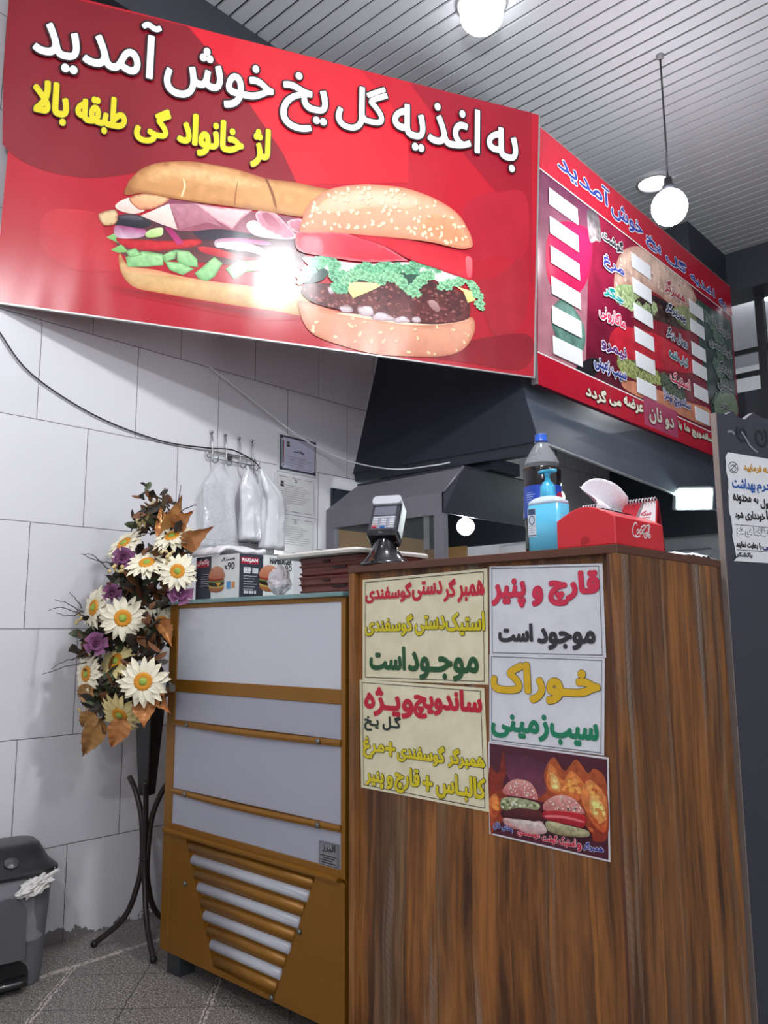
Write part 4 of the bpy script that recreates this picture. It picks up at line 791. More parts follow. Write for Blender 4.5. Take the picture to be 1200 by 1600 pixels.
t = thing('fryer_canopy', 'grey steel fryer canopy with sloping roof and glass front behind the counter', 'fryer', (-2.6, 3.2, 0))
CG = plain('canopy_grey', (122,120,128), .42, .35, .12, 8); CD = plain('canopy_dark', (46,50,60), .4, .3, .25, 5)
X0, X1, YF, YB = -3.02, -2.245, 2.83, 3.5
MB().box(X0, X1, YF, YF+.012, 1.652, 1.75).build('fascia', CG, t)
slab([(X0,YF,1.75), (X1,YF,1.75), (X1+.045,2.925,1.872), (X0+.13,2.925,1.872)], (0, .6, -.8), .008).build('roof_slope', CG, t)
slab([(X1,YF,1.655), (X1,YB+.2,1.655), (X1+.045,YB+.2,1.885), (X1+.045,2.925,1.872), (X1,YF,1.75)], (-1, 0, 0), .008).build('side_panel', CD, t)
MB().box(X0+.13, X1+.045, 2.925, YB+.2, 1.875, 1.883).build('top_panel', CD, t)
MB().box(X0, X1+.04, YB+.17, YB+.19, 1.60, 1.874).build('back_panel', CD, t)
e_ = MB(); e_.tube([(X1,YF,1.75), (X1+.045,2.925,1.876)], .008, 6); e_.build('edge_trim', CG, t)
for x in (X0, X1-.06): MB().box(x, x+.06, YF+.001, YF+.03, .9, 1.652).build('post', CG, t)
MB().box(-2.42, -2.17, 3.10, 3.35, 1.885, 1.945).build('vent_box', HOODM, t)
MB().box(X0+.06, X1-.06, YF+.012, YF+.018, .95, 1.652).build('glass_pane', plain('clear_glass', (120,124,124), .05, alpha=.12, spec=.8), t)
MB().box(X0, X1, YF-.02, YB+.2, 0, .9).build('base_cabinet', STEEL, t)
BB_ = plain('beige_board', (176,140,92), .22, var=.12, scale=6, coat=.3)
MB().box(X0, X0+.012, YF+.03, YB+.1, .9, 1.655).build('side_board', BB_, t)
MB().box(X0, X0+.012, YF+.03, YB+.1, 1.656, 1.87).build('side_panel', CD, t)
g_ = MB(); g_.box(X0, -2.72, YB+.12, YB+.14, .9, 1.60); g_.build('backboard', plain('beige_board', (176,140,92), .35, var=.1, scale=6), t)

def work_bulb(label, x, y, z, r, zt, st):
    tt_ = thing('work_lamp', label, 'lamp', (x, y, zt)); q = MB(); q.ball((x, y, z), r, 20, 14); q.build('bulb', glow('kit_%d' % int(st), (246,252,255), st), tt_)
    q = MB(); q.lathe([(r*.4, 0), (r*.4, .04), (.01, .05)], (x, y, z+r*.9), 14); q.tube([(x, y, z+r*.9+.05), (x, y, zt)], .006, 6); q.build('socket', BLACK, tt_)
work_bulb('glowing round bulb hanging under the fryer canopy', -2.318, 3.09, 1.622, .042, 1.874, KITCHEN_BULB)
work_bulb('glowing bulb behind the cola bottle under the hood', -2.43, 4.15, 1.905, .042, 2.67, KITCHEN_BULB*1.3)
t = thing('floodlight', 'bright white flood lamp on the rim of the hood under the menu board', 'lamp', (-1.83, 4.68, 1.88))
dF = Vector((.62, -.72, -.3)).normalized(); ux = Vector((0,0,1)).cross(dF).normalized(); uz = dF.cross(ux)
FL = Frame(Vector((-1.82, 4.66, 1.885)), ux, uz)
q = MB(); bar_on(FL, q, -.11, .11, -.068, .068, -.05, 0); q.build('housing', plain('lamp_housing', (110,116,120), .4), t)
q = MB(); bar_on(FL, q, -.1, .1, -.058, .058, 0, .003); q.build('diffuser', glow('flood_glow', (235,255,250), KITCHEN_BULB*1.0), t)
q = MB(); q.tube([FL.at(0,0,-.05), (-1.90,4.72,1.93)], .012, 8); q.build('bracket', BLACK, t)
WHITEE = plain('white_enamel', (220,222,226), .3)
tag(MB().box(-2.56, -1.95, 3.72, 4.25, 0, 1.595).build('white_cabinet', WHITEE, bevel=.008), 'white enamel cabinet standing behind the fryer canopy', 'cabinet')
t = thing('wall_cable', 'thin white cable with a junction knob on the kitchen rear wall', 'cable', (-2.4, 6.12, 1.9))
q = MB(); q.tube(smooth_path([(-2.95,6.12,1.86), (-2.62,6.12,1.925), (-2.34,6.12,1.945), (-2.23,6.12,1.95)], 5), .006, 6); q.build('cable', WHITEE, t)
q = MB(); q.ball((-2.335,6.11,1.93), .03, 14, 10, (1.2,.5,.8)); q.build('junction_knob', WHITEE, t)
t = thing('sideboard', 'pale panelled sideboard low on the kitchen rear wall', 'sideboard', (-2.4, 5.9, 0))
MB().box(-3.02, -2.23, 5.95, 6.12, 0, 1.72).build('body', plain('sideboard_grey', (190,198,202), .5), t)
for z in (1.60, 1.66, 1.72): MB().box(-3.02, -2.225, 5.93, 5.955, z-.008, z+.002).build('rail', plain('sideboard_line', (120,128,134), .5), t)

# ================================================================ display freezer
t = thing('display_freezer', 'bronze framed white panelled freezer with a glass top left of the wooden counter', 'freezer', (-2.09, 1.9, 0))
WG = plain('white_glass', (208,211,220), .12, var=.02, scale=2, coat=.3); WP = plain('white_panel', (172,172,186), .35, var=.02, scale=2)
YF = 1.618
MB().box(-2.54, -1.648, 1.628, 2.2, .062, 1.222).build('body', GOLD, t)
MB().box(-2.615, -1.64, 1.60, 2.22, 1.223, 1.236).build('glass_top', plain('green_glass', (120,160,160), .08, alpha=.75, spec=.8), t, bevel=.002)
f_ = MB(); f_.box(-2.543, -2.496, YF, 1.63, .065, 1.222); f_.box(-1.664, -1.645, YF, 1.63, .454, 1.222); f_.box(-2.496, -1.664, YF, 1.63, 1.208, 1.222); f_.box(-2.496, -1.664, YF, 1.63, .919, .961); f_.box(-2.496, -1.664, YF, 1.63, .455, .478)
f_.build('front_frame', GOLD, t, bevel=.0015)
MB().box(-2.496, -1.664, 1.623, 1.63, .961, 1.208).build('upper_pane', WG, t)
for z0, z1 in ((.823, .919), (.594, .805), (.478, .577)): MB().box(-2.496, -1.664, 1.622, 1.63, z0, z1).build('white_panel', WP, t)
SCR = plain('screw_steel', (120,118,114), .35, .7)
for z0, z1 in ((.805, .823), (.577, .594)):
    b_ = MB(); n_ = 12
    ring = []
    for i in range(n_+1):
        x = -2.5+.838*i/n_; bow = .006*math.sin(PI*i/n_)*(1 if i < 8 else .7); d = -.004*math.sin(PI*i/n_)
        ring.append([(x, YF-.004-bow, z0+d), (x, YF-.006-bow, (z0+z1)/2+d), (x, YF-.004-bow, z1+d), (x, 1.626, z1+d), (x, 1.626, z0+d)])
    b_.loft(ring, False); o = b_.build('trim_bar', GOLD, t)
    for x in (-2.408, -1.749):
        s_ = MB(); s_.lathe([(.009, 0), (.008, .004), (.003, .006)], (x, YF-.008, (z0+z1)/2-.002), 12, Vector((0,-1,0))); s_.build('screw', SCR, o)
q = MB(); q.prism([(-2.53, 1.604, .456), (-2.53, 1.628, .462), (-2.53, 1.628, .440), (-2.53, 1.604, .448)], (.865, 0, 0)); q.build('drip_lip', GOLD, t)
q = MB()   # grille surround with its wedge-shaped opening
def sheetp(p): q.prism([(x, YF+.001, z) for x, z in p], (0, .008, 0))
sheetp([(-2.497,.065), (-2.234,.065), (-2.234,.080), (-2.41,.445), (-2.497,.445)])
sheetp([(-1.941,.065), (-1.648,.065), (-1.648,.445), (-1.763,.445), (-1.941,.075)])
sheetp([(-2.234,.065), (-1.941,.065), (-1.941,.078), (-2.234,.084)])
q.build('grille_surround', GOLD, t)
MB().box(-2.43, -1.75, 1.645, 1.66, .06, .45).build('grille_backing', BLACK, t)
SW = plain('slat_white', (188,188,196), .3)
for k in range(9):
    z = .418-.0393*k; xl = -2.41+(.442-z)*.49+.008; xr = -1.763-(.436-z)*.49-.008
    s_ = MB(); s_.tube([(xl, 1.632, z), (xr, 1.632, z)], .0178, 14); s_.build('grille_slat', SW if k % 2 else GOLD, t, label='white grille slat' if k % 2 else 'bronze grille slat')
for x, z in ((-1.83,.282), (-1.948,.075), (-2.40,.30)):
    s_ = MB(); s_.lathe([(.009, 0), (.008, .006), (.003, .008)], (x, YF+.001, z), 12, Vector((0,-1,0))); s_.build('screw', SCR, t)
np_ = MB(); np_.box(-1.753, -1.672, 1.6185, 1.622, .477, .542); pl = np_.build('name_plate', plain('plate_silver', (150,150,154), .35, .5), t)
PLF = Frame((0, 1.6185, 0), (1,0,0), (0,0,1)); INK = (24,24,28)
lettering(PLF, [('البرز', (-1.738, -1.684, .514, .537))], pl, INK, .0008, None, 0, .0004, res=2, dirs=6)
l_ = MB(); outline_rect(l_, PLF, -1.750, -1.675, .480, .539, .0012, .0004)
for k, (a, b) in enumerate(((-1.745,-1.682), (-1.735,-1.69), (-1.745,-1.70), (-1.74,-1.682))): rect(l_, PLF, a, b, .504-.0062*k, .5068-.0062*k, .0004)
l_.build('plate_lines', plain('ink_24_24_28', INK, .4), pl)
for x in (-2.503, -1.72):
    for y in (1.625, 2.12): MB().box(x, x+.073, y, y+.06, 0, .062).build('leg', plain('leg_dark', (52,54,56), .5), t)

# ================================================================ wooden service counter
WOOD = wood(); WB = plain('edge_brown', (92,54,38), .45, var=.15, scale=25)
t = thing('service_counter', 'tall rustic wooden service counter with paper notices taped on its front', 'counter', (-1.2, 1.9, 0))
MB().box(-1.590, -.822, 1.618, 1.636, 0, 1.287).build('front_panel', WOOD, t)
MB().box(-.815, -.797, 1.598, 2.19, 0, 1.286).build('side_panel', WOOD, t)
MB().box(-1.613, -1.590, 1.600, 2.19, 0, 1.286).build('left_board', WOOD, t)
MB().box(-.822, -.8155, 1.599, 1.636, 0, 1.286).build('corner_board', WB, t)
MB().box(-1.615, -.7955, 1.597, 2.19, 1.286, 1.305).build('counter_top', WB, t, bevel=.0015)
MB().box(-1.589, -.816, 2.17, 2.188, 0, 1.286).build('rear_panel', WOOD, t)

# ---------------------------------------------------------------- notices on the counter
def paper(name, label, cat, corners, mat, curl=.003, seed=0, lift=.0015, group='paper notices on the counter front'):
    """corners: lower left, lower right, upper right, upper left in (u, v) on the front"""
    cx = sum(c[0] for c in corners)/4; cz = sum(c[1] for c in corners)/4
    t = thing(name, label, cat, (cx, 1.617, cz), group)
    A, B, C, D = corners
    def fn(i, j):
        u = (A[0]*(1-i)+B[0]*i)*(1-j)+(D[0]*(1-i)+C[0]*i)*j; v = (A[1]*(1-i)+B[1]*i)*(1-j)+(D[1]*(1-i)+C[1]*i)*j
        return FRONT.at(u, v, lift)
    q = MB(); q.sheet(fn, 10, 10); q.build('sheet', mat, t); return t
def frame_lines(t, c, ins, w, h, col=(40,38,40)):
    A, B, C, D = [Vector(p) for p in c]; m = (A+B+C+D)/4; P = [p+(m-p).normalized()*ins*1.4 for p in (A, B, C, D)]
    q = MB()
    for i in range(4): ribbon(q, FRONT, [P[i], P[(i+1) % 4]], w, h)
    q.build('border_line', plain('ink_%d_%d_%d' % col, col, .5), t)
def marble_paper(name, a, b):
    m, nt, bs = nodes(name); f = noise_(nt, pos_(nt), 16, 4, .6); nt.links.new(mix_(nt, ramp_(nt, f, [(.35, 0.0), (.65, 1.0)]), lin(a), lin(b)), bs.inputs['Base Color']); bs.inputs['Roughness'].default_value = .3; return m
CREAM = marble_paper('cream_paper', (238,230,196), (226,216,180)); LILAC = marble_paper('pale_paper', (228,228,234), (218,218,226))
K_ = (34,30,30)
c1 = [(-1.577,.991), (-1.154,.994), (-1.149,1.274), (-1.576,1.266)]
t = paper('paper_notice', 'cream notice with red, yellow and green lines, upper left on the counter front', 'notice', c1, CREAM)
frame_lines(t, c1, .010, .0016, .003)
lettering(FRONT, TXT['p1a'], t, (196,24,50), .0022, (236,226,200), .0008, .0034, res=3); lettering(FRONT, TXT['p1b'], t, (214,196,24), .002, K_, .0014, .0034, res=3); lettering(FRONT, TXT['p1c'], t, (28,84,44), .0032, None, 0, .0034, res=3)
c2 = [(-1.582,.706), (-1.160,.700), (-1.166,.986), (-1.588,.992)]
t = paper('paper_notice', 'cream notice with red heading and yellow lines, lower left on the counter front', 'notice', c2, CREAM, lift=.0022)
frame_lines(t, c2, .010, .0016, .0036)
lettering(FRONT, TXT['p2a'], t, (196,24,50), .0034, None, 0, .004, res=3); lettering(FRONT, TXT['p2b'], t, (36,54,44), .0016, None, 0, .004, res=3)
lettering(FRONT, TXT['p2c'], t, (218,200,30), .0022, K_, .0014, .004, res=3); lettering(FRONT, TXT['p2d'], t, (218,200,30), .0022, K_, .0014, .004, res=3)
c3 = [(-1.148,1.065), (-.843,1.063), (-.842,1.267), (-1.143,1.278)]
t = paper('paper_notice', 'white notice with a red line over a black line, upper right on the counter', 'notice', c3, LILAC)
frame_lines(t, c3, .007, .0013, .003); lettering(FRONT, TXT['p3a'], t, (214,44,76), .0036, (150,30,50), .0006, .0034, res=3); lettering(FRONT, TXT['p3b'], t, (52,48,52), .0028, None, 0, .0034, res=3)
c4 = [(-1.155,.862), (-.858,.858), (-.846,1.062), (-1.149,1.066)]
t = paper('paper_notice', 'white notice with a yellow word over green words, right column on the counter front', 'notice', c4, LILAC, lift=.0022)
frame_lines(t, c4, .006, .0013, .0036); lettering(FRONT, TXT['p4a'], t, (222,178,30), .0046, (70,60,60), .0012, .004, res=3); lettering(FRONT, TXT['p4b'], t, (28,128,92), .003, None, 0, .004, res=3)
c5 = [(-1.161,.651), (-.854,.643), (-.847,.855), (-1.158,.862)]
t = paper('photo_poster', 'dark poster of two burgers in flames at the bottom of the counter front', 'poster', c5, plain('poster_white', (226,222,226), .3), lift=.003)
q = MB(); A, B, C, D = c5; ins = .004
q.add([FRONT.at(A[0]+ins,A[1]+ins,.0038), FRONT.at(B[0]-ins,B[1]+ins,.0038), FRONT.at(C[0]-ins,C[1]-ins,.0038), FRONT.at(D[0]+ins,D[1]-ins,.0038)], [(0,1,2,3)]); q.build('printed_ground', plain('poster_maroon', (82,30,46), .3, var=.35, scale=14), t)
pr = Print(FRONT, .006, .0042, .00006); pr.run(ART['fire']); FIREM, nt, bs = nodes('poster_print'); a_ = N(nt, 'ShaderNodeAttribute', attribute_name='paint'); nt.links.new(mix_(nt, math_(nt, 'MULTIPLY', noise_(nt, pos_(nt), 120, 3), .25), a_.outputs['Color'], (.02,.01,.01)), bs.inputs['Base Color']); bs.inputs['Roughness'].default_value = .3
pr.build('printed_picture', FIREM, t)
lettering(FRONT, TXT['p5a'], t, (52,60,150), .0009, (236,232,240), .0009, .0056, res=2, dirs=6); lettering(FRONT, TXT['p5b'], t, (206,30,56), .0009, (236,232,240), .0009, .0056, res=2, dirs=6); lettering(FRONT, TXT['p5c'], t, (60,70,150), .0007, (226,226,240), .0007, .0056, res=2, dirs=6)

# ================================================================ partition with the hygiene notice
t = thing('partition_panel', 'dark grey partition panel with scrollwork beside the counter', 'partition', (-.785, 2.205, 0))
PG = plain('partition_grey', (54,54,64), .55, var=.06, scale=3); top = []
for i in range(40):
    u = i/39*.8; top.append((u, 1.715 + .012*math.sin(u*34)*(1 if u > .06 else 0) + (.03*math.exp(-((u-.16)/.03)**2))))
prof = [(0, 0)] + [(.8, 0)] + list(reversed(top))
MB().prism([NOTICE.at(u, v, -.018) for u, v in prof], NOTICE.N*.018).build('board', PG, t)
e_ = MB(); bar_on(NOTICE, e_, -.003, .0, 0, 1.715, -.018, -.001); e_.build('edge_strip', plain('edge_greige', (132,120,114), .6), t)
SCB = plain('scroll_black', (28,30,36), .5); SCG = plain('scroll_grey', (128,130,138), .5)
def spiral(c, r0, r1, turns, a0, n=40): return [(c[0]+(r0+(r1-r0)*i/n)*math.cos(a0+turns*2*PI*i/n), c[1]+(r0+(r1-r0)*i/n)*math.sin(a0+turns*2*PI*i/n)) for i in range(n+1)]
for c, r0, r1, tn, a0 in (((.105,1.667), .026, .008, 1.2, 2.4), ((.185,1.667), .032, .01, -1.25, .9), ((.28,1.66), .04, .01, 1.3, 2.2), ((.40,1.66), .04, .01, -1.3, .9)):
    q = MB(); ribbon(q, NOTICE, spiral(c, r0, r1, tn, a0), .009, .0012); q.build('scroll', SCB, t)
for p in ([(.10,1.672), (.118,1.655), (.135,1.635), (.165,1.62)], [(.04,1.664), (.055,1.668), (.07,1.662)], [(.215,1.64), (.235,1.655), (.25,1.69)]):
    q = MB(); ribbon(q, NOTICE, [(a.x, a.y) for a in smooth_path([(x, y, 0) for x, y in p], 5)], .007, .0018); q.build('scroll', SCG, t, label='grey scroll')
t = thing('paper_notice', 'white hygiene notice with torn left edge taped on the dark partition panel', 'notice', NOTICE.at(.18, 1.45, .003))
rnd = random.Random(4); lft = [(.021+.007*rnd.random()+.012*max(0, (1.44-z)/.13), z) for z in [1.602-.012*i for i in range(25)]]
poly = [(.335, 1.606), (.034, 1.606)] + lft[1:] + [(.028, 1.305), (.335, 1.305)]
vv, ee, ff, *_ = delaunay_2d_cdt([Vector(p) for p in poly], [], [list(range(len(poly)))], 1, 1e-6)
q = MB(); q.add([NOTICE.at(p.x, p.y, .0018) for p in vv], [tuple(f) for f in ff]); q.build('sheet', plain('notice_white', (224,224,226), .5), t)
for key, col, out in (('n1', (196,140,40), None), ('n2', (28,82,160), None), ('n3', K_, None), ('n4', K_, None), ('n5', (232,232,234), K_), ('n6', K_, None), ('n7', (60,50,120), None), ('n8', (70,68,70), None)):
    lettering(NOTICE, TXT[key], t, col, .0014 if not out else .0012, out, .0013, .0026, res=2, dirs=8)
q = MB()
for v in (1.405, 1.336): rect(q, NOTICE, .04, .33, v, v+.0014, .0026)
ribbon(q, NOTICE, [(.0525+.019*math.cos(a*PI/12), 1.565+.0155*math.sin(a*PI/12)) for a in range(25)], .0022, .0026)
ribbon(q, NOTICE, [(.039,1.555), (.066,1.576)], .002, .0028); ribbon(q, NOTICE, [(.0525+.011*math.cos(a*PI/8), 1.563+.009*math.sin(a*PI/8)) for a in range(17)], .0018, .0027)
q.build('printed_symbol', plain('ink_34_30_30', K_, .5), t)

# ================================================================ things on the counter
def rrect(cx, cy, hx, hy, z, r, n=5):
    P = []
    for (sx, sy, a0) in ((1,1,0), (-1,1,PI/2), (-1,-1,PI), (1,-1,1.5*PI)):
        for k in range(n+1):
            a = a0+PI/2*k/n; P.append((cx+sx*(hx-r)+r*math.cos(a), cy+sy*(hy-r)+r*math.sin(a), z))
    return P
ZC = 1.305
# --- hand sanitiser
sx, sy = -.995, 1.655
t = thing('sanitizer_bottle', 'square bottle of blue hand sanitiser with a pump, left of the red napkin box', 'bottle', (sx, sy, ZC))
BLUE = plain('gel_blue', (96,190,226), .22, var=.03, spec=.6, coat=.3); q = MB()
q.loft([rrect(sx, sy, .042, .026, ZC+z, .010) for z in (.0, .002)] + [rrect(sx, sy, .044, .028, ZC+.004, .010), rrect(sx, sy, .044, .028, ZC+.112, .010)]); q.build('gel_body', BLUE, t)
q = MB(); q.loft([rrect(sx, sy, .0442, .0282, ZC+.1125, .010), rrect(sx, sy, .043, .027, ZC+.120, .012), rrect(sx, sy, .034, .022, ZC+.128, .014), rrect(sx, sy, .018, .017, ZC+.1325, .016)]); q.build('shoulder', plain('frosted_plastic', (206,222,240), .3), t)
PB = plain('pump_blue', (70,184,224), .3, coat=.2)
q = MB(); q.lathe([(.018, .132), (.0185, .134), (.0175, .158), (.014, .160), (.013, .166), (.008, .170), (.006, .178)], (sx, sy, ZC), 20); q.build('pump_collar', PB, t)
q = MB(); q.lathe([(.005, .176), (.0075, .188), (.009, .193)], (sx, sy, ZC), 14)
q.loft([[(sx+x*(.024 if x < 0 else .026)*1.0, sy+y*w, ZC+z) for x, y in [(math.cos(a*PI/8), math.sin(a*PI/8)) for a in range(16)]] for z, w in ((.190, .009), (.194, .013), (.197, .011))]); q.build('pump_head', PB, t)
LF = Frame((sx-.036, sy-.0283, 0), (1,0,0), (0,0,1))
q = MB(); rect(q, LF, -.004, .018, ZC+.036, ZC+.104, .0004); q.build('label_sheet', plain('label_pale', (214,222,228), .35), t)
q = MB(); ribbon(q, LF, [(.007+.007*math.cos(a*PI/8), ZC+.076+.010*math.sin(a*PI/8)) for a in range(17)], .0025, .0007); rect(q, LF, -.003, .017, ZC+.038, ZC+.041, .0006)
for k in range(4): rect(q, LF, -.001, .015-.003*(k % 2), ZC+.062-.005*k, ZC+.0628-.005*k, .0006)
rect(q, LF, -.003, .017, ZC+.089, ZC+.103, .0005); q.build('label_print', plain('label_navy', (62,84,120), .4), t)
# --- cola bottle
px_, py_ = -1.062, 1.742
t = thing('cola_bottle', 'large plastic bottle of dark cola with a blue cap and blue label behind the sanitiser', 'bottle', (px_, py_, ZC))
def pro(a, b, f): return [(f(a+(b-a)*k/10), a+(b-a)*k/10) for k in range(11)]
def rad(z):
    if z < .01: return .040+.6*z
    if z < .215: return .0485 - (.003*math.exp(-((z-.165)/.012)**2)) - (.002*math.exp(-((z-.06)/.02)**2))
    s = (z-.215)/.075; return .0485 - (.0485-.0135)*max(0, min(1, s))**1.6
q = MB(); q.lathe([(rad(z)-.0012, z) for z in [.002+.0085*k for k in range(27)]] + [(.002, .2325)], (px_, py_, ZC), 28); q.build('cola', plain('cola_brown', (22,14,14), .12, spec=.6), t)
q = MB(); q.lathe([(rad(z), z) for z in [.2335+.0057*k for k in range(11)]] + [(.0135, .296)], (px_, py_, ZC), 28, cap=False); q.build('clear_neck', plain('clear_pet', (226,230,236), .08, alpha=.24, spec=.9), t)
q = MB(); q.lathe([(.0175, .292), (.0175, .294), (.0152, .2955), (.0152, .310), (.0142, .312), (.001, .312)], (px_, py_, ZC), 24); q.build('cap', plain('cap_blue', (34,88,190), .35), t)
q = MB(); q.lathe([(rad(z)+.0006, z) for z in (.095, .11, .13, .15, .155, .175)], (px_, py_, ZC), 36, cap=False); lb = q.build('label_sleeve', plain('label_blue', (34,72,180), .3), t)
def wrap(az, dz, e=.0012):   # azimuth from the direction of the viewer, height
    a = az - R(52); r = rad(dz)+e; return (px_+r*math.cos(a), py_+r*math.sin(a), ZC+dz)
def globe_half(fn_lo, fn_hi, mat, nm):
    q = MB(); V = []; F = []; n = 16
    for i in range(n+1):
        x = -1+2*i/n; w = math.sqrt(max(0, 1-x*x))
        lo, hi = fn_lo(x, w), fn_hi(x, w); V += [wrap(R(62)+x*.52, .136+lo*.024), wrap(R(62)+x*.52, .136+hi*.024)]
    for i in range(n): F.append((2*i, 2*i+2, 2*i+3, 2*i+1))
    q.add(V, F); q.build(nm, mat, lb)
wv = lambda x: .18*math.sin(x*2.6)
globe_half(lambda x, w: min(w, wv(x)+.16), lambda x, w: w, plain('emblem_red', (206,36,50), .3), 'emblem_red')
globe_half(lambda x, w: max(-w, min(w, wv(x)-.16)), lambda x, w: max(-w, min(w, wv(x)+.16)), plain('emblem_white', (230,232,236), .3), 'emblem_white')
globe_half(lambda x, w: -w, lambda x, w: max(-w, wv(x)-.16), plain('emblem_blue', (20,54,150), .3), 'emblem_blue')
q = MB()
for k in range(7):
    z = .168-.0058*k; a0 = R(-62); a1 = R(-62)+.55-.08*(k % 3)
    q.add([wrap(a0+(a1-a0)*i/6, z+s, .001) for i in range(7) for s in (0, .0022)], [(2*i, 2*i+2, 2*i+3, 2*i+1) for i in range(6)])
q.build('small_print', plain('print_pale', (150,176,230), .4), lb)
# --- red napkin box
x0, x1, y0, y1 = -.950, -.805, 1.612, 1.858
t = thing('napkin_box', 'red plastic napkin box with white script lettering on the counter corner', 'napkin box', ((x0+x1)/2, (y0+y1)/2, ZC))
REDP = plain('red_plastic', (212,36,46), .3, var=.03, scale=6, coat=.2)
def arch(i): return ZC+.064 + .027*math.sin(PI*i)
pf = [(x0, ZC+.001), (x1, ZC+.001)] + [(x1-(x1-x0)*k/16, arch(k/16)) for k in range(17)]
q = MB(); q.prism([(x, y0, z) for x, z in pf], (0, y1-y0, 0)); q.build('body', REDP, t, bevel=.003)
q = MB(); q.prism([((x0+x1)/2-.012, y0-.0006, ZC+.001)] + [((x0+x1)/2+.012*math.cos(a*PI/10), y0-.0006, ZC+.012+.012*math.sin(a*PI/10)) for a in range(11)] + [((x0+x1)/2-.012, y0-.0006, ZC+.004)], (0, .0005, 0)); q.build('finger_notch', plain('red_notch', (176,26,38), .35), t)
q = MB()
for pth in SCRIPT: ribbon(q, TISSUE, [(a.x, a.y) for a in smooth_path([(u, v, 0) for u, v in pth], 5)], .0034, .0006)
q.build('script_lettering', plain('script_white', (236,228,228), .4), t)
q = MB(); q.prism([((x0+x1)/2-.02, y0+.05, ZC+.0905), ((x0+x1)/2+.02, y0+.05, ZC+.0905), ((x0+x1)/2+.02, y1-.05, ZC+.0905), ((x0+x1)/2-.02, y1-.05, ZC+.0905)], (0, 0, .0008)); q.build('slot', BLACK, t)
def tis(i, j):
    y = y0+.062+.10*i; w = (1-.15*j); x = (x0+x1)/2 - .034*j*(1-i) + .018*math.sin(i*7+j*2) - .012 + .02*i
    z = ZC+.088 + .076*j*(1-.22*(i-.45)**2*4 - .12*math.sin(i*9)) ; return (x+.012*math.sin(j*5+i*4), y0+.062+.05+(y-y0-.112)*w-.012*j, z)
q = MB(); q.sheet(tis, 12, 10); tag(q.build('napkin', plain('napkin_white', (236,232,238), .8, bump=.6, bscale=220), thick=.0008), 'white embossed napkin pulled up out of the red box', 'napkin')
# --- desk calendar
yc = 1.925
t = thing('desk_calendar', 'spiral bound desk calendar with red and white page behind the napkin box', 'calendar', (-.955, yc+.03, ZC))
q = MB(); q.hexa([(-1.062,yc-.012,ZC), (-.852,yc-.012,ZC), (-.852,yc-.009,ZC), (-1.062,yc-.009,ZC), (-1.062,yc+.016,ZC+.142), (-.852,yc+.016,ZC+.142), (-.852,yc+.019,ZC+.142), (-1.062,yc+.019,ZC+.142)]); q.build('front_leaf', plain('leaf_red', (196,44,58), .4), t)
q = MB(); q.hexa([(-1.062,yc+.048,ZC), (-.852,yc+.048,ZC), (-.852,yc+.051,ZC), (-1.062,yc+.051,ZC), (-1.062,yc+.020,ZC+.142), (-.852,yc+.020,ZC+.142), (-.852,yc+.023,ZC+.142), (-1.062,yc+.023,ZC+.142)]); q.build('rear_leaf', plain('leaf_maroon', (140,26,44), .4), t)
CF = Frame((0, yc-.0122, ZC), (1,0,0), (0, .028, .142))
q = MB(); q.add([CF.at(*p, .0006) for p in ((-.93,.012), (-.855,.006), (-.855,.142), (-.885,.142))], [(0,1,2,3)]); q.build('white_page', plain('page_white', (236,230,230), .4), t)
q = MB(); q.add([CF.at(*p, .0005) for p in ((-.945,.012), (-.93,.012), (-.885,.142), (-.893,.142))], [(0,1,2,3)]); q.build('page_stripe', plain('page_grey', (140,130,134), .4), t)
lettering(CF, [('سکه', (-.894,-.866,.106,.120))], t, (190,96,110), .0009, None, 0, .0012, res=2, dirs=6)
q = MB(); rect(q, CF, -.892, -.868, .100, .1015, .0012); rect(q, CF, -.90, -.867, .07, .092, .0012); q.build('page_print', plain('page_red', (206,70,84), .4), t)
q = MB()
for k in range(26):
    x = -1.057+.0078*k*1.02; q.tube([(x, yc+.018+.009*math.cos(a*PI/5), ZC+.142+.008*math.sin(a*PI/5)) for a in range(10)], .0016, 5, closed=True)
q.build('spiral_binding', plain('spiral_silver', (206,204,208), .3, .5), t)
# --- crumpled paper at the end of the counter
rnd = random.Random(8)
def crum(i, j): return (-.985+.18*j, 1.985+.195*i, ZC+.003+.014*abs(noise.noise(Vector((i*6, j*5, 2))))+.014*math.sin(PI*j)*math.sin(PI*i))
q = MB(); q.sheet(crum, 22, 12, False); tag(q.build('paper_sheet', plain('crumpled_white', (226,230,232), .6), thick=.001), 'crumpled white sheet lying at the far end of the wooden counter', 'paper')
# --- card terminal
tx, ty = -1.535, 1.665
t = thing('card_terminal', 'grey card payment terminal on a flared black stand on the counter', 'card terminal', (tx, ty, ZC))
GLB = plain('gloss_black', (18,18,22), .15, coat=.5)
q = MB(); q.lathe([(.074, .0), (.075, .004), (.066, .012), (.048, .030), (.036, .050), (.030, .072), (.028, .092)], (tx, ty, ZC), 32); q.build('stand', GLB, t)
D = Vector((.44, -.90, 0)).normalized()          # faces the customer
up = Vector((0,0,1)); tl = R(32); Nn = (D*math.cos(tl)+up*math.sin(tl)).normalized(); Vv = (up*math.cos(tl)-D*math.sin(tl)).normalized(); Uu = Vv.cross(Nn)
PT = Frame(Vector((tx, ty, ZC+.098))+D*.028, Uu, Vv)
def pad(mb, u0, u1, v0, v1, h0, h1, r=.006, tp=0):
    def ring(h, e): return [PT.at(p[0], p[1], h) for p in rrect((u0+u1)/2, (v0+v1)/2, (u1-u0)/2-e, (v1-v0)/2-e, 0, r, 3)]
    mb.loft([ring(h0, 0), ring(h1-.0015, 0), ring(h1, .0015)], False)
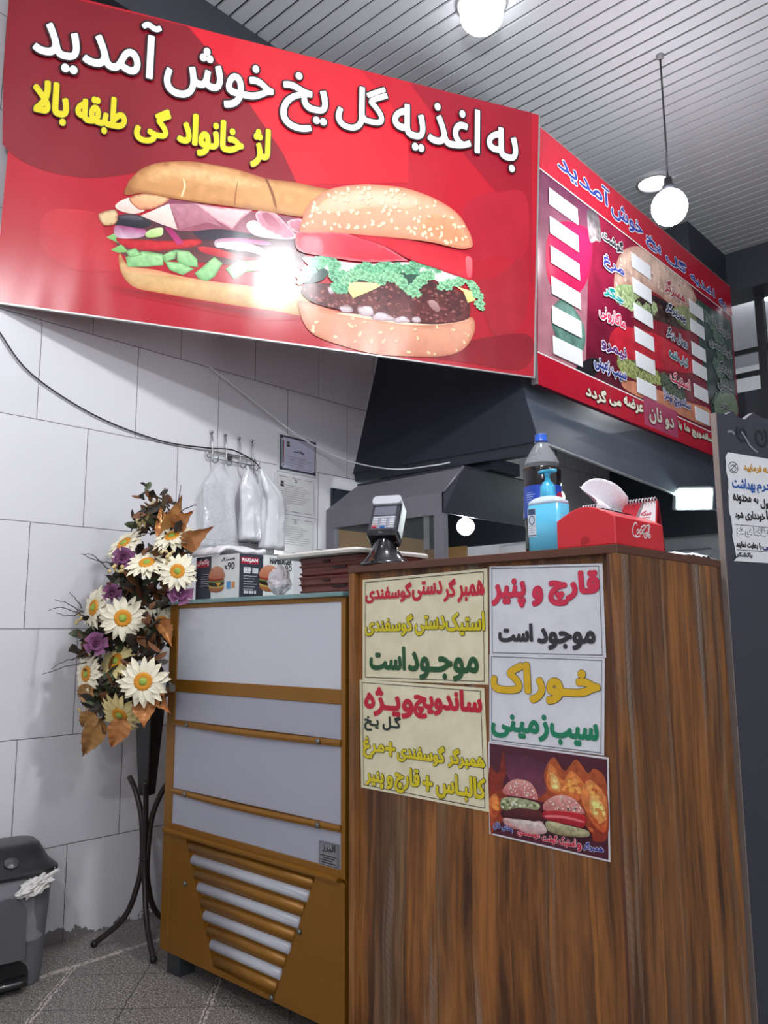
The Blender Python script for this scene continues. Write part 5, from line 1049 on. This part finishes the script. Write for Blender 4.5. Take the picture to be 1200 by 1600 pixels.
q = MB(); pad(q, -.045, .045, -.022, .120, -.052, -.030, .012); q.build('cradle', GLB, t)
q = MB(); pad(q, -.042, .042, -.012, .118, -.030, .0, .010); q.build('terminal_body', plain('terminal_dark', (46,46,54), .35), t)
q = MB(); pad(q, -.043, .043, .092, .124, -.034, .009, .012); q.build('printer_cover', plain('terminal_light', (186,186,194), .3, coat=.3), t)
q = MB(); pad(q, -.034, .034, .006, .052, .0, .002, .004); q.build('key_plate', plain('terminal_silver', (142,142,156), .3, .3), t)
q = MB(); pad(q, -.034, .032, .055, .090, .0, .0015, .003); q.build('screen', plain('lcd_grey', (104,104,116), .15), t)
q = MB(); pad(q, -.043, .043, -.020, .001, -.03, .003, .008); q.build('front_lip', GLB, t)
KEYC = {(0,0): (200,40,60), (0,1): (50,110,190), (1,0): (226,190,180)}
for r_ in range(5):
    for c_ in range(3 if r_ < 4 else 4):
        n_ = 3 if r_ < 4 else 4; u = -.024+.048*c_/(n_-1); v = .011+.0088*r_
        q = MB(); pad(q, u-.0075, u+.0075, v-.0028, v+.0028, .002, .0048, .002); col = KEYC.get((r_, c_), (222,222,228))
        q.build('key', plain('key_%d_%d_%d' % col, col, .35), t, label='red key' if (r_, c_) == (0, 0) else 'blue key' if (r_, c_) == (0, 1) else None) if (r_, c_) in KEYC else q.build('key', plain('key_222_222_228', (222,222,228), .35), t)
q = MB(); ribbon(q, PT, [(-.004+.003*math.cos(a*PI/5), -.009+.003*math.sin(a*PI/5)) for a in range(11)], .0008, .0035); ribbon(q, PT, [(.001,-.012), (.004,-.007), (.006,-.012)], .0008, .0035); q.build('printed_mark', plain('mark_grey', (150,150,156), .4), t)
q = MB(); pad(q, .0435, .047, .0, .105, -.045, -.006, .0015); q.build('side_guard', plain('terminal_light', (186,186,194), .3), t)

# ================================================================ things on the freezer
ZG = 1.2365
t = thing('burger_carton', 'white and dark printed hamburger carton on the freezer glass', 'box', (-2.33, 1.78, ZG))
CW = plain('carton_white', (228,228,226), .5); CDK = plain('carton_dark', (54,54,66), .45)
MB().box(-2.452, -2.2, 1.66, 1.90, ZG, 1.389).build('carton', CW, t)
q = MB(); rect(q, BOXF, -2.4515, -2.36, ZG+.001, 1.3885, .0006); q.build('dark_print', CDK, t); q = MB(); rect(q, BOXR, 1.6605, 1.762, ZG+.001, 1.3885, .0006); q.build('dark_print', CDK, t)
CRD = plain('carton_red', (170,30,56), .45); q = MB(); rect(q, BOXR, 1.667, 1.742, 1.354, 1.377, .0012); q.build('red_band', CRD, t); q = MB(); rect(q, BOXF, -2.448, -2.372, 1.352, 1.376, .0012); q.build('red_band', CRD, t)
PW = lambda c: plain('ink_%d_%d_%d' % c, c, .45)
lettering(BOXR, TXT['b_pak'], t, (240,236,236), .0010, None, 0, .0018, res=2, dirs=6); lettering(BOXR, TXT['b_beef'], t, (226,226,230), .0012, None, 0, .0016, res=2, dirs=6)
lettering(BOXR, TXT['b_ham'], t, (56,56,64), .0012, None, 0, .001, res=2, dirs=6); lettering(BOXR, TXT['b_90'], t, (56,56,64), .0008, None, 0, .001, res=2, dirs=6)
lettering(BOXF, TXT['b_fa'], t, (56,56,64), .0006, None, 0, .001, res=2, dirs=6); lettering(BOXF, TXT['b_90f'], t, (56,56,64), .0009, None, 0, .001, res=2, dirs=6); lettering(BOXF, TXT['b_pk'], t, (236,220,224), .0008, None, 0, .0018, res=2, dirs=6)
q = MB()
for k in range(6): rect(q, BOXR, 1.678, 1.735-.008*(k % 3), 1.312-.009*k, 1.3135-.009*k, .0014)
rect(q, BOXR, 1.715, 1.74, 1.323, 1.341, .0012); q2 = MB()
for k in range(6): rect(q2, BOXF, -2.42, -2.375+.006*(k % 2), 1.325-.008*k, 1.3265-.008*k, .0014)
for k in range(5): rect(q, BOXR, 1.680+.011*k, 1.688+.011*k, 1.253, 1.263, .0014)
q.build('small_print', PW((206,206,212)), t); q2.build('small_print', PW((206,206,212)), t)
q = MB(); rect(q, BOXF, -2.268, -2.245, 1.27, 1.296, .0012); q.build('blue_badge', PW((90,150,200)), t)
q = MB(); rect(q, BOXF, -2.24, -2.222, 1.272, 1.294, .0012); q.build('orange_badge', PW((206,140,90)), t)
def mini_burger(fr, cu, cv, w, h0):
    pr = Print(fr, .006, h0, .0001); e = lambda x, y, a, b: [(cu+w*(x+a*math.cos(k*PI/6)), cv+w*(y+b*math.sin(k*PI/6))) for k in range(12)]
    for it in ((e(0,-.34,.47,.16), (196,130,78), (150,90,50)), (e(0,-.24,.50,.09), (226,204,120), (180,160,70)), (e(0,-.16,.50,.12), (60,36,28), (40,24,20)), ([(cu+w*a, cv+w*b) for a, b in ((-.1,-.1), (.35,-.06), (.16,-.3))], (232,170,60), (220,150,50)),
               (e(0,-.06,.51,.08), (150,160,90), (90,110,60)), (e(0,0,.48,.07), (186,60,50), (150,40,40)), ([(cu+w*a, cv+w*b) for a, b in ((-.48,.05), (-.46,.25), (-.3,.42), (0,.5), (.3,.42), (.46,.25), (.48,.05), (0,0))], (216,150,120), (190,110,76))):
        pr.shape(it[0], 0 if len(it[0]) == 3 else 1, it[1], it[2], .1, .01, None, .01)
    pr.build('burger_print', FIREM, t)
mini_burger(BOXF, -2.326, 1.306, .092, .0014); mini_burger(BOXR, 1.790, 1.309, .092, .0014)
# wrap lying over the carton
def wrp(i, j): return (-2.468+.17*i, 1.645+.21*j, 1.403+.012+.010*math.sin(i*9+j*2)*math.sin(PI*j)+.010*noise.noise(Vector((i*5, j*5, 1)))-(.02*max(0, .12-j)/.12))
q = MB(); q.sheet(wrp, 20, 14, True); tag(q.build('folded_wrap', plain('wrap_white', (226,224,228), .4), thick=.010), 'folded white wrapping sheet lying on top of the hamburger carton', 'wrapping paper')
# crates
def crate(z, label):
    t = thing('bread_crate', label, 'crate', (-1.72, 1.80, z), 'brown crates stacked on the freezer')
    BR = plain('crate_brown', (104,50,42), .45, var=.12, scale=20); q = MB(); cx, cy, hx, hy = -1.775, 1.815, .155, .145; rings = []
    for zz, e in ((0, .010), (.010, .002), (.014, .008), (.028, .006), (.031, .0), (.036, .006), (.048, .004), (.052, 0), (.0555, .002)): rings.append(rrect(cx, cy, hx-e, hy-e, z+zz, .035, 5))
    q.loft(rings, True); q.build('body', BR, t)
    for x, zz, w in ((-1.80, .040, .03), (-1.76, .020, .06)):
        s_ = MB(); s_.box(x, x+w, cy-hy+.0015, cy-hy+.006, z+zz, z+zz+.006); s_.build('slot', plain('slot_dark', (40,18,18), .6), t)
    return t
crate(ZG, 'lower brown plastic crate of the stack on the freezer'); crate(ZG+.0565, 'upper brown plastic crate under the white tray lid')
q = MB(); q.loft([rrect(-1.798, 1.80, .182, .172, ZG+.1140, .03), rrect(-1.798, 1.80, .184, .174, ZG+.122, .03), rrect(-1.798, 1.80, .180, .169, ZG+.128, .03)], False)
tag(q.build('tray_lid', plain('lid_white', (214,210,204), .45, var=.1, scale=30)), 'white flat tray lid on top of the brown crates', 'lid')
# little crumpled bag
def blob(cx, cy, cz, rx, ry, rz, seed, n=20, m=14, amp=.35, fr=2.2):
    V = []; F = []
    for i in range(m+1):
        a = PI*i/m
        for k in range(n):
            d = Vector((math.sin(a)*math.cos(2*PI*k/n), math.sin(a)*math.sin(2*PI*k/n), -math.cos(a))); f = 1+amp*noise.noise(d*fr+Vector((seed, 0, 0)))
            V.append((cx+d.x*rx*f, cy+d.y*ry*f, max(cz-rz, cz+d.z*rz*f)))
    for i in range(m): F += [(i*n+k, i*n+(k+1) % n, (i+1)*n+(k+1) % n, (i+1)*n+k) for k in range(n)]
    return V, F
q = MB(); V, F = blob(-1.985, 1.655, ZG+.046, .046, .026, .045, 5); q.add(V, F, False); t = tag(q.build('plastic_bag', plain('bag_pinkish', (222,214,218), .25, alpha=.9, spec=.7)), 'small crumpled white plastic bag between the carton and the brown crates', 'bag')

# ================================================================ on the tiled wall
t = thing('hook_rack', 'chrome wire hook rack screwed on the tiled wall', 'hook rack', (-3.0, 2.22, 1.95))
q = MB(); XR = -3.012
q.tube([(XR,2.083,1.945), (XR,2.352,1.945)], .003, 8); q.tube([(XR,2.083,1.912), (XR,2.352,1.912)], .003, 8)
for y in (2.083, 2.352): q.tube([(XR, y, 1.945), (XR, y+(.006 if y > 2.2 else -.006), 1.928), (XR, y, 1.912)], .003, 8)
q.build('crossbar', CHROME, t); q = MB(); q.box(-3.029, -3.013, 2.205, 2.222, 1.918, 1.94); q.build('wall_bracket', plain('bracket_dark', (60,60,62), .5), t)
HY = (2.106, 2.182, 2.262, 2.338)
for y in HY:
    q = MB(); q.tube(smooth_path([(XR-.006, y, 2.032), (XR+.006, y-.003, 1.985), (XR+.010, y-.004, 1.935), (XR+.012, y-.004, 1.90), (XR+.028, y-.002, 1.884), (XR+.046, y, 1.892), (XR+.052, y, 1.918)], 4), .003, 8)
    q.ball((XR-.006, y, 2.034), .008, 10, 8, (.6,1,1)); q.build('hook', CHROME, t)
def hanging_bag(label, y, cy, z0, z1, w, d, mat, seed, cx=-2.962, tie=.03):
    q = MB(); n = 28; rings = []
    for i in range(25):
        s = i/24; z = z0+(z1-z0)*s; k = min(1, max(.10, (s/.30))**.8) if s < .30 else 1-.06*math.sin((s-.3)*4)
        if s < .06: k = .10-.02*math.sin(s*50)
        c_y = y+(cy-y)*min(1, s/.35); ring = []
        for a in range(n):
            th = 2*PI*a/n; ww = w*k*(1+.30*noise.noise(Vector((math.cos(th)*2, math.sin(th)*2, seed+s*1.2)))); fold = 1+.55*noise.noise(Vector((math.cos(th)*3, math.sin(th)*3+s*3.5, seed)))+.2*noise.noise(Vector((th*4, s*9, seed)))
            ring.append((cx+d*(.25+.75*k)*math.sin(th)*fold, c_y+ww*math.cos(th), z+.012*noise.noise(Vector((th*1.5, 3, seed)))*s))
        rings.append(ring)
    q.loft(rings, True); return tag(q.build('plastic_bag', mat), label, 'bag', 'plastic bags on the wall hooks')
BAGW = plain('bag_white', (232,232,236), .22, alpha=.94, spec=.7, bump=1.0, bscale=16); BAGC = plain('bag_clear', (236,238,242), .12, alpha=.30, spec=.9, bump=1.0, bscale=11)
hanging_bag('clear plastic bag hanging from the leftmost wall hook', 2.112, 2.118, 1.882, 1.50, .094, .034, BAGC, 1.0)
hanging_bag('white plastic bag roll hanging from the third wall hook', 2.268, 2.292, 1.888, 1.545, .056, .034, BAGW, 6.0)
hanging_bag('bulging white plastic bag hanging from the rightmost wall hook', 2.342, 2.425, 1.888, 1.515, .072, .042, BAGW, 11.0)
def certificate(label, y0, y1, z0, z1, dz, dark, pic):
    t = thing('certificate', label, 'certificate', (-3.026, (y0+y1)/2, (z0+z1)/2)); q = MB()
    def pt(u, v, h=0): return WALL.at(y0+(y1-y0)*u, z0+(z1-z0)*v+dz*u, .004+h)
    def pr_(mb, u0, u1, v0, v1, h): mb.add([pt(u0,v0,h), pt(u1,v0,h), pt(u1,v1,h), pt(u0,v1,h)], [(0,1,2,3)])
    q.hexa([pt(0,0,-.003), pt(1,0,-.003), pt(1,0), pt(0,0), pt(0,1,-.003), pt(1,1,-.003), pt(1,1), pt(0,1)]); q.build('sleeve', plain('sleeve_clear', (214,214,216), .15, coat=.4), t)
    if dark:
        q = MB(); pr_(q, .06, .97, .06, .95, .001); q.build('border', plain('certificate_border', (70,68,82), .35), t)
        q = MB(); pr_(q, .09, .94, .11, .90, .0015); q.build('sheet', plain('certificate_violet', (188,186,206), .3), t)
        q = MB(); pr_(q, .105, .125, .25, .82, .002); q.build('green_band', plain('band_green', (60,120,90), .4), t); q = MB(); pr_(q, .14, .16, .25, .82, .002); q.build('red_stripe', plain('stripe_red', (150,40,50), .4), t)
        for a, b in ((.06,.95), (.90,.95), (.06,.14), (.90,.14)):
            q = MB(); pr_(q, a, a+.07, b-.09, b, .002); q.build('corner_ornament', plain('ornament_dark', (46,46,56), .4), t)
        FF = Frame(pt(0,0), (pt(1,0)-pt(0,0)), (0,0,1)); lettering(FF, [('پروانه کسب', (.105,.175,.105,.125))], t, (40,40,52), .0006, None, 0, .003, res=2, dirs=4)
    else:
        q = MB(); pr_(q, .05, .95, .05, .95, .001); q.build('sheet', plain('certificate_pale', (208,208,208), .25, coat=.3), t)
    q = MB(); rr = random.Random(int(z0*1000))
    for k in range(9):
        v = (.72 if not dark else .42)-.055*k; a = .10+.12*rr.random() if not dark else .22+.1*rr.random(); b = .86-.2*rr.random()
        if v > .12: pr_(q, a, b, v, v+.008, .002)
    if not dark:
        for v in (.92, .07): pr_(q, .1, .3, v, v+.012, .002); pr_(q, .4, .6, v, v+.012, .002); pr_(q, .7, .9, v, v+.012, .002)
        pr_(q, .93, .938, .1, .9, .002)
    q.build('printed_lines', plain('print_grey', (120,112,114), .5), t)
    q = MB(); a, b = (.22, .80) if dark else (.13, .80); pr_(q, a, a+.085, b-.13, b+.02, .0022); o = q.build('photo_patch', plain('patch_grey', (150,148,150), .5), t)
    q = MB(); cx_, cz_ = a+.042, b-.03; q.add([pt(cx_+.022*math.cos(k*PI/6), cz_+.035*math.sin(k*PI/6), .003) for k in range(12)], [tuple(range(12))]); pr_(q, cx_-.035, cx_+.035, b-.125, b-.075, .003); q.build('portrait', plain('portrait_dark', (46,40,44), .5), o)
    q = MB(); c_ = (.49,.86) if not dark else (.13,.2); P_ = [pt(c_[0]+.025*math.cos(k*PI/8), c_[1]+.04*math.sin(k*PI/8), .0025) for k in range(16)]; q.tube(P_, .0016, 4, closed=True); q.build('seal', plain('seal_grey', (96,94,98), .5), t)
certificate('dark bordered violet certificate, topmost of the three on the tiled wall', 2.50, 2.765, 1.912, 2.11, -.002, True, 1)
certificate('pale certificate in a plastic sleeve, middle of the three on the wall', 2.485, 2.765, 1.705, 1.905, -.005, False, 2)
certificate('pale certificate in a shiny sleeve, lowest of the three on the wall', 2.49, 2.76, 1.500, 1.697, -.004, False, 3)
q = MB(); q.tube(smooth_path([(-3.02,1.05,2.36), (-3.02,1.145,2.244), (-3.02,1.274,2.112), (-3.02,1.542,2.0), (-3.02,1.841,1.949), (-3.015,2.07,1.955), (-3.0,2.20,1.965), (-2.995,2.29,1.945), (-2.985,2.345,1.915), (-2.98,2.372,1.87), (-2.985,2.375,1.83)], 6), .0035, 6)
tag(q.build('power_cable', plain('cable_black', (40,40,42), .5)), 'thin black cable drooping along the tiled wall to the hook rack', 'cable')
q = MB(); q.tube(smooth_path([(-3.0,2.05,2.34), (-3.0,2.081,2.33), (-3.0,2.343,2.218), (-2.99,2.631,2.094), (-2.96,2.90,2.02), (-2.7,2.99,1.945), (-2.45,3.01,1.93), (-2.36,3.03,1.935)], 6), .0038, 6)
tag(q.build('cord', plain('cord_white', (236,236,238), .5)), 'thin white cord slung from the banner across the wall to the hood', 'cord')

# ================================================================ flower stand in the corner
BRN = plain('stand_brown', (44,34,32), .35, var=.15, scale=20)
sc_ = Vector((-2.775, 1.69, 0))
t = thing('flower_stand', 'dark bent tube tripod stand holding the tall vase beside the freezer', 'stand', sc_)
for (fx, fy, ux_, uy_) in ((-2.885, 1.565, -2.862, 1.665), (-2.60, 1.632, -2.712, 1.645), (-2.83, 1.86, -2.70, 1.745)):
    f_ = Vector((fx, fy, .012)); u_ = Vector((ux_, uy_, .585)); c = Vector((sc_.x, sc_.y, 0)); dirf = (f_-c); dirf.z = 0; du = u_-c; du.z = 0
    pts = [u_, c+du*.62+Vector((0,0,.535)), c+du*.24+Vector((0,0,.44)), c+du*.12+Vector((0,0,.30)), c+dirf*.14+Vector((0,0,.20)), c+dirf*.40+Vector((0,0,.095)), f_]
    q = MB(); q.tube(smooth_path(pts, 5), .0105, 10); o = q.build('leg', BRN, t)
    q = MB(); q.ball(f_, .0135, 10, 8); q.build('foot_cap', plain('cap_dark', (26,24,24), .5), o)
q = MB(); q.tube([(sc_.x+.017*math.cos(a*PI/8), sc_.y+.017*math.sin(a*PI/8), .30) for a in range(16)], .004, 6, closed=True); q.build('ring', BRN, t)
q = MB()
rings = []
for z, w in ((.525, .022), (.53, .023), (.90, .044), (.905, .042)):
    a0 = R(20); rings.append([(sc_.x+w*math.sqrt(2)*math.cos(a0+PI/4+k*PI/2), sc_.y+w*math.sqrt(2)*math.sin(a0+PI/4+k*PI/2), z) for k in range(4)])
q.loft(rings, False); tag(q.build('tall_vase', plain('vase_black', (26,20,20), .28, var=.1, scale=18, coat=.3), bevel=.006), 'tall tapering black square vase standing in the tripod', 'vase')

t = thing('flower_arrangement', 'big arrangement of cream artificial daisies and copper leaves in the tall vase', 'flowers', (-2.68, 1.58, .9))
CRM = plain('petal_cream', (240,232,206), .6, var=.05, scale=20); YLW = plain('petal_yellow', (232,214,150), .6, var=.08, scale=20); ORG = plain('centre_orange', (224,148,32), .6, var=.2, scale=120, bump=.8, bscale=300); GRN = plain('centre_green', (150,176,70), .6, var=.2, scale=150)
CUP = plain('leaf_copper', (208,140,84), .32, .35, .4, 40); CUP2 = plain('leaf_bronze', (196,146,88), .35, .3, .4, 40)
PUR = plain('rose_purple', (132,78,118), .6, var=.2, scale=60); FDK = plain('foliage_dark', (52,46,38), .6, var=.35, scale=40); FBR = plain('foliage_brown', (112,70,40), .6, var=.35, scale=40); FGN = plain('foliage_green', (74,82,56), .6, var=.3, scale=40)
TWG = plain('twig_dark', (58,46,48), .6); BER = plain('berry_cream', (214,190,130), .4)
camp = Vector((0, 0, 1.12))
def basis(n):
    n = n.normalized(); a = Vector((0,0,1)).cross(n); a = a.normalized() if a.length > .01 else Vector((1,0,0)); return a, n.cross(a), n
def daisy(c, nrm, r, seed, pm=None, cup=.18):
    c = Vector(c); a, b, n = basis(Vector(nrm)); rnd = random.Random(seed); q = MB()
    for layer, (cnt, rr, lift) in enumerate(((16, 1.0, .0), (14, .86, .006))):
        for k in range(cnt):
            th = 2*PI*(k+.5*layer)/cnt+rnd.uniform(-.08, .08); d = a*math.cos(th)+b*math.sin(th); p_ = b*math.cos(th)-a*math.sin(th); L = r*rr*rnd.uniform(.9, 1.06); w = r*.125; up_ = rnd.uniform(-.06, .12)
            V = []
            for i in range(6):
                s = i/5; x = .22*r+(L-.22*r)*s; ww = w*(.5, .85, 1.1, 1.05, .72, .06)[i]; z = lift+r*(cup*s - (cup+.10-up_)*s*s)
                for j in (-1, 0, 1): V.append(c+d*x+p_*ww*j+n*(z+(r*.035 if j else 0)))
            q.add(V, [(i*3+j, i*3+j+1, i*3+j+4, i*3+j+3) for i in range(5) for j in range(2)], True)
    o = q.build('daisy', pm or CRM, t)
    q = MB(); q.lathe([(r*.36, -.004), (r*.37, .008), (r*.33, r*.14), (r*.24, r*.17), (r*.15, r*.13)], c, 20, n); e = q.build('flower_centre', ORG, o)
    q = MB(); q.lathe([(r*.17, r*.11), (r*.14, r*.17), (r*.05, r*.19), (.0005, r*.19)], c, 14, n); q.build('green_eye', GRN, o)
    q = MB(); e_ = c-n*.02; core = Vector((-2.66, 1.63, max(.95, c.z-.12))); q.tube(smooth_path([c-n*.002, e_, (e_+core)/2+Vector((0,.02,-.02)), core], 4), .003, 5); q.build('stem', FGN, o)
NR = [(.85,-.55,.0), (.80,-.6,.02), (.45,-.5,.75), (.80,-.5,.12), (.35,-.65,.75), (.12,-.7,.62), (.0,-.7,.45), (.02,-.85,.12), (.08,-.85,.05), (.25,-.8,.35), (.35,-.75,-.5), (.85,-.45,.05)]
RD = [.086,.086,.082,.072,.082,.085,.075,.088,.082,.082,.084,.084]
for k, c in enumerate(FLOWERS): daisy(c, NR[k], RD[k], k+1, YLW if k in (6, 9, 10) else CRM)
def leaf(p0, p1, w, mat, nm='leaf', seed=0, bend=.015):
    p0, p1 = Vector(p0), Vector(p1); d = p1-p0; L = d.length; d.normalize(); view = (camp-(p0+p1)/2).normalized(); s_ = d.cross(view).normalized(); n = s_.cross(d); q = MB(); V = []; m = 14
    for i in range(m+1):
        s = i/m; ww = w*.92*max(.02, math.sin(PI*s**.62)**1.05)*(1-.25*s); c = p0+d*L*s+n*(bend*math.sin(PI*s)-.02*s*s)
        for j in range(-3, 4):
            u = j/3; V.append(c+s_*ww*u+n*(.012*abs(u)-.006*math.cos((s*m*1.0-abs(u)*1.6)*2.2)*abs(u))-d*.012*abs(u)*0)
    q.add(V, [(i*7+j, i*7+j+1, (i+1)*7+j+1, (i+1)*7+j) for i in range(m) for j in range(6)], True); return q.build(nm, mat, t)
for k, (a, b) in enumerate(LEAVES): leaf(a, b, (.042,.046,.045,.048,.044,.038,.04,.042,.045,.04,.036)[k], CUP if k % 3 else CUP2, 'copper_leaf', k)
def rose(c, r, seed):
    c = Vector(c); rnd = random.Random(seed); a, b, n = basis((camp-c)+Vector((0,0,.6))); q = MB()
    for ring, (cnt, rr, tilt) in enumerate(((5, 1.0, .35), (5, .75, .8), (4, .5, 1.15), (3, .28, 1.4))):
        for k in range(cnt):
            th = 2*PI*k/cnt+ring*.6+rnd.uniform(-.15, .15); d = (a*math.cos(th)+b*math.sin(th)); p_ = b*math.cos(th)-a*math.sin(th); V = []
            for i in range(5):
                s = i/4; L = r*rr
                for j in (-1, -.5, 0, .5, 1): V.append(c+d*(L*s*math.cos(tilt*(.4+.6*s))+L*.12)+p_*(r*.55*rr*(.4+s*.8-.3*s*s)*j)+n*(L*s*math.sin(tilt)*.9+r*.1*ring+r*.10*abs(j)))
            q.add(V, [(i*5+j, i*5+j+1, i*5+j+6, i*5+j+5) for i in range(4) for j in range(4)], True)
    q.build('purple_rose', PUR, t)
for k, c in enumerate(ROSES): rose(c, (.036,.04,.038,.032,.03)[k], k)
for k, p in enumerate(TWIGS):
    q = MB(); pts = smooth_path(p, 5); q.tube([pp+Vector((0, .004*noise.noise(pp*40), .006*noise.noise(pp*30+Vector((k, 0, 0))))) for pp in pts], [.0022-.0013*i/len(pts) for i in range(len(pts))], 5); q.build('twig', TWG, t)
for k, c in enumerate(BERRIES):
    rnd = random.Random(k); q = MB()
    for _ in range(9): q.ball(Vector(c)+Vector((rnd.uniform(-.028, .028), rnd.uniform(-.02, .02), rnd.uniform(-.022, .022))), rnd.uniform(.005, .008), 8, 6)
    q.build('berry_cluster', BER, t)
rnd = random.Random(77)
for mat, nm, cnt in ((FDK, 'foliage', 420), (FBR, 'foliage', 330), (FGN, 'foliage', 120)):
    q = MB()
    for _ in range(cnt):
        c0 = Vector(rnd.choice(CORE)) + Vector((max(-.07, min(.07, rnd.gauss(0, .036))), rnd.gauss(.012, .03), max(-.08, min(.08, rnd.gauss(0, .042)))))
        if c0.x < -3.0: c0.x = -2.98
        d = Vector((rnd.uniform(-1, 1), rnd.uniform(-1, .6), rnd.uniform(-.8, 1))).normalized(); L = rnd.uniform(.035, .075); s_ = d.cross(Vector((rnd.uniform(-1, 1), rnd.uniform(-1, 1), rnd.uniform(-1, 1)))).normalized(); w = L*rnd.uniform(.2, .34); n = s_.cross(d)
        if c0.x < -2.53 or c0.z > 1.30 or c0.y < 1.56:
            if (c0+d*L).x < -3.02: d.x = abs(d.x)
            e = c0+d*L
            if e.x > -2.56 and e.y > 1.57 and e.z < 1.25: continue
            V = [c0]+[c0+d*L*s+s_*w*k*g+n*.006*abs(k) for s, g in ((.25, .7), (.5, 1), (.78, .65)) for k in (-1, 0, 1)]+[e]
            q.add(V, [(0,1,2), (0,2,3)]+[(1+i*3+j, 2+i*3+j, 5+i*3+j, 4+i*3+j) for i in range(2) for j in range(2)]+[(7,10,8), (8,10,9)], True)
    o = q.build(nm, mat, t); o['kind'] = 'stuff'
q = MB()
for k in range(5):
    f0 = Vector((-2.50+.02*k, 1.60, 1.54+.01*k)); f1 = f0+Vector((-.02+.03*k, 0, .09-.012*k))
    if k: continue
q = MB(); a, b = Vector((-2.56, 1.58, 1.53)), Vector((-2.545, 1.58, 1.645)); q.tube([a, b], .0015, 5)
for i in range(1, 12):
    s = i/12; p = a+(b-a)*s; w = .022*(1-s*.8)
    for sg in (-1, 1): q.tube([p, p+Vector((sg*w, -.004, .012))], [.0016, .0006], 4)
q.build('fern_frond', FGN, t)

# ================================================================ pedal bin on the floor
bc = Vector((-2.865, 1.205, 0)); ang = R(-10)
t = thing('pedal_bin', 'grey plastic pedal bin with a black lid by the tiled wall', 'bin', bc)
Mb = Matrix.Translation(bc) @ Matrix.Rotation(ang, 4, 'Z')
BG = plain('bin_grey', (96,96,100), .45, var=.05, scale=6); BL = plain('bin_black', (26,26,28), .35, coat=.2)
q = MB(Mb); q.loft([rrect(0, 0, .115, .125, z, .055, 6) for z in (.0, .004)] + [rrect(0, 0, .117, .128, .02, .055, 6), rrect(0, 0, .128, .146, .335, .06, 6), rrect(0, 0, .127, .145, .34, .06, 6)]); q.build('body', BG, t)
q = MB(Mb); q.loft([rrect(0, 0, .140, .158, .338, .062, 6), rrect(0, 0, .143, .161, .348, .062, 6), rrect(0, 0, .141, .159, .358, .06, 6), rrect(-.01, 0, .122, .140, .372, .06, 6)], False)
q.loft([rrect(-.01, 0, .122, .140, .372, .06, 6), rrect(-.03, 0, .095, .128, .40, .055, 6), rrect(-.035, 0, .085, .118, .418, .05, 6), rrect(-.04, 0, .06, .09, .423, .045, 6)]); q.build('lid', BL, t)
q = MB(Mb); q.lathe([(.024, 0), (.022, .004), (.001, .005)], (.098, .01, .382), 18, Vector((.55, 0, .83))); q.build('lid_badge', plain('badge_grey', (90,90,92), .3, .4), t)
q = MB(Mb); fx = .121
q.prism([(fx-.02, y, z) for y, z in [(-.055, .095), (.055, .095), (.052, .24)] + [(.052*math.cos(a*PI/8), .24+.045*math.sin(a*PI/8)) for a in range(9)] + [(-.055, .24)]], (.046, 0, 0)); q.build('front_rib', plain('bin_rib', (84,84,88), .45), t)
q = MB(Mb); q.prism([(.108, y, z) for y, z in [(-.075, .004), (.075, .004)] + [(.075*math.cos(a*PI/8), .045+.05*math.sin(a*PI/8)) for a in range(9)]], (.0115, 0, 0)); q.build('pedal_recess', plain('recess_black', (14,14,15), .6), t)
q = MB(Mb); q.loft([rrect(.135, 0, .035, .062, .022, .02, 5), rrect(.137, 0, .037, .064, .028, .02, 5), rrect(.137, 0, .035, .062, .040, .02, 5)]); q.build('pedal', BL, t)
def liner(i, j):
    th = (i-.5)*2*PI*.82; z = .345-.19*j*(1+.35*noise.noise(Vector((i*6, 2, 1)))); r_ = 1.015+.05*j*abs(noise.noise(Vector((i*9, j*3, 5))))+.02*j
    n_ = (abs(math.cos(th))**2.6+abs(math.sin(th))**2.6)**(-1/2.6); p = Mb @ Vector((.131*r_*n_*math.cos(th), .149*r_*n_*math.sin(th), z)); p.x = max(p.x, -3.02); return p
q = MB(); q.sheet(liner, 70, 12); q.build('bin_liner', plain('liner_clear', (196,196,202), .2, alpha=.30, spec=.9, bump=1.0, bscale=40), t)
q = MB(); V, F = blob(0, 0, 0, .035, .060, .026, 9, 22, 16, .7, 3.2); pc = Mb @ Vector((.128, .085, .318)); rot = Matrix.Rotation(ang+R(20), 4, 'Z') @ Matrix.Rotation(R(25), 4, 'X')
q.add([pc + rot @ Vector(v) for v in V], F, False); tag(q.build('crumpled_tissue', plain('tissue_white', (214,210,206), .8)), 'crumpled white tissue hanging out from under the bin lid', 'tissue')
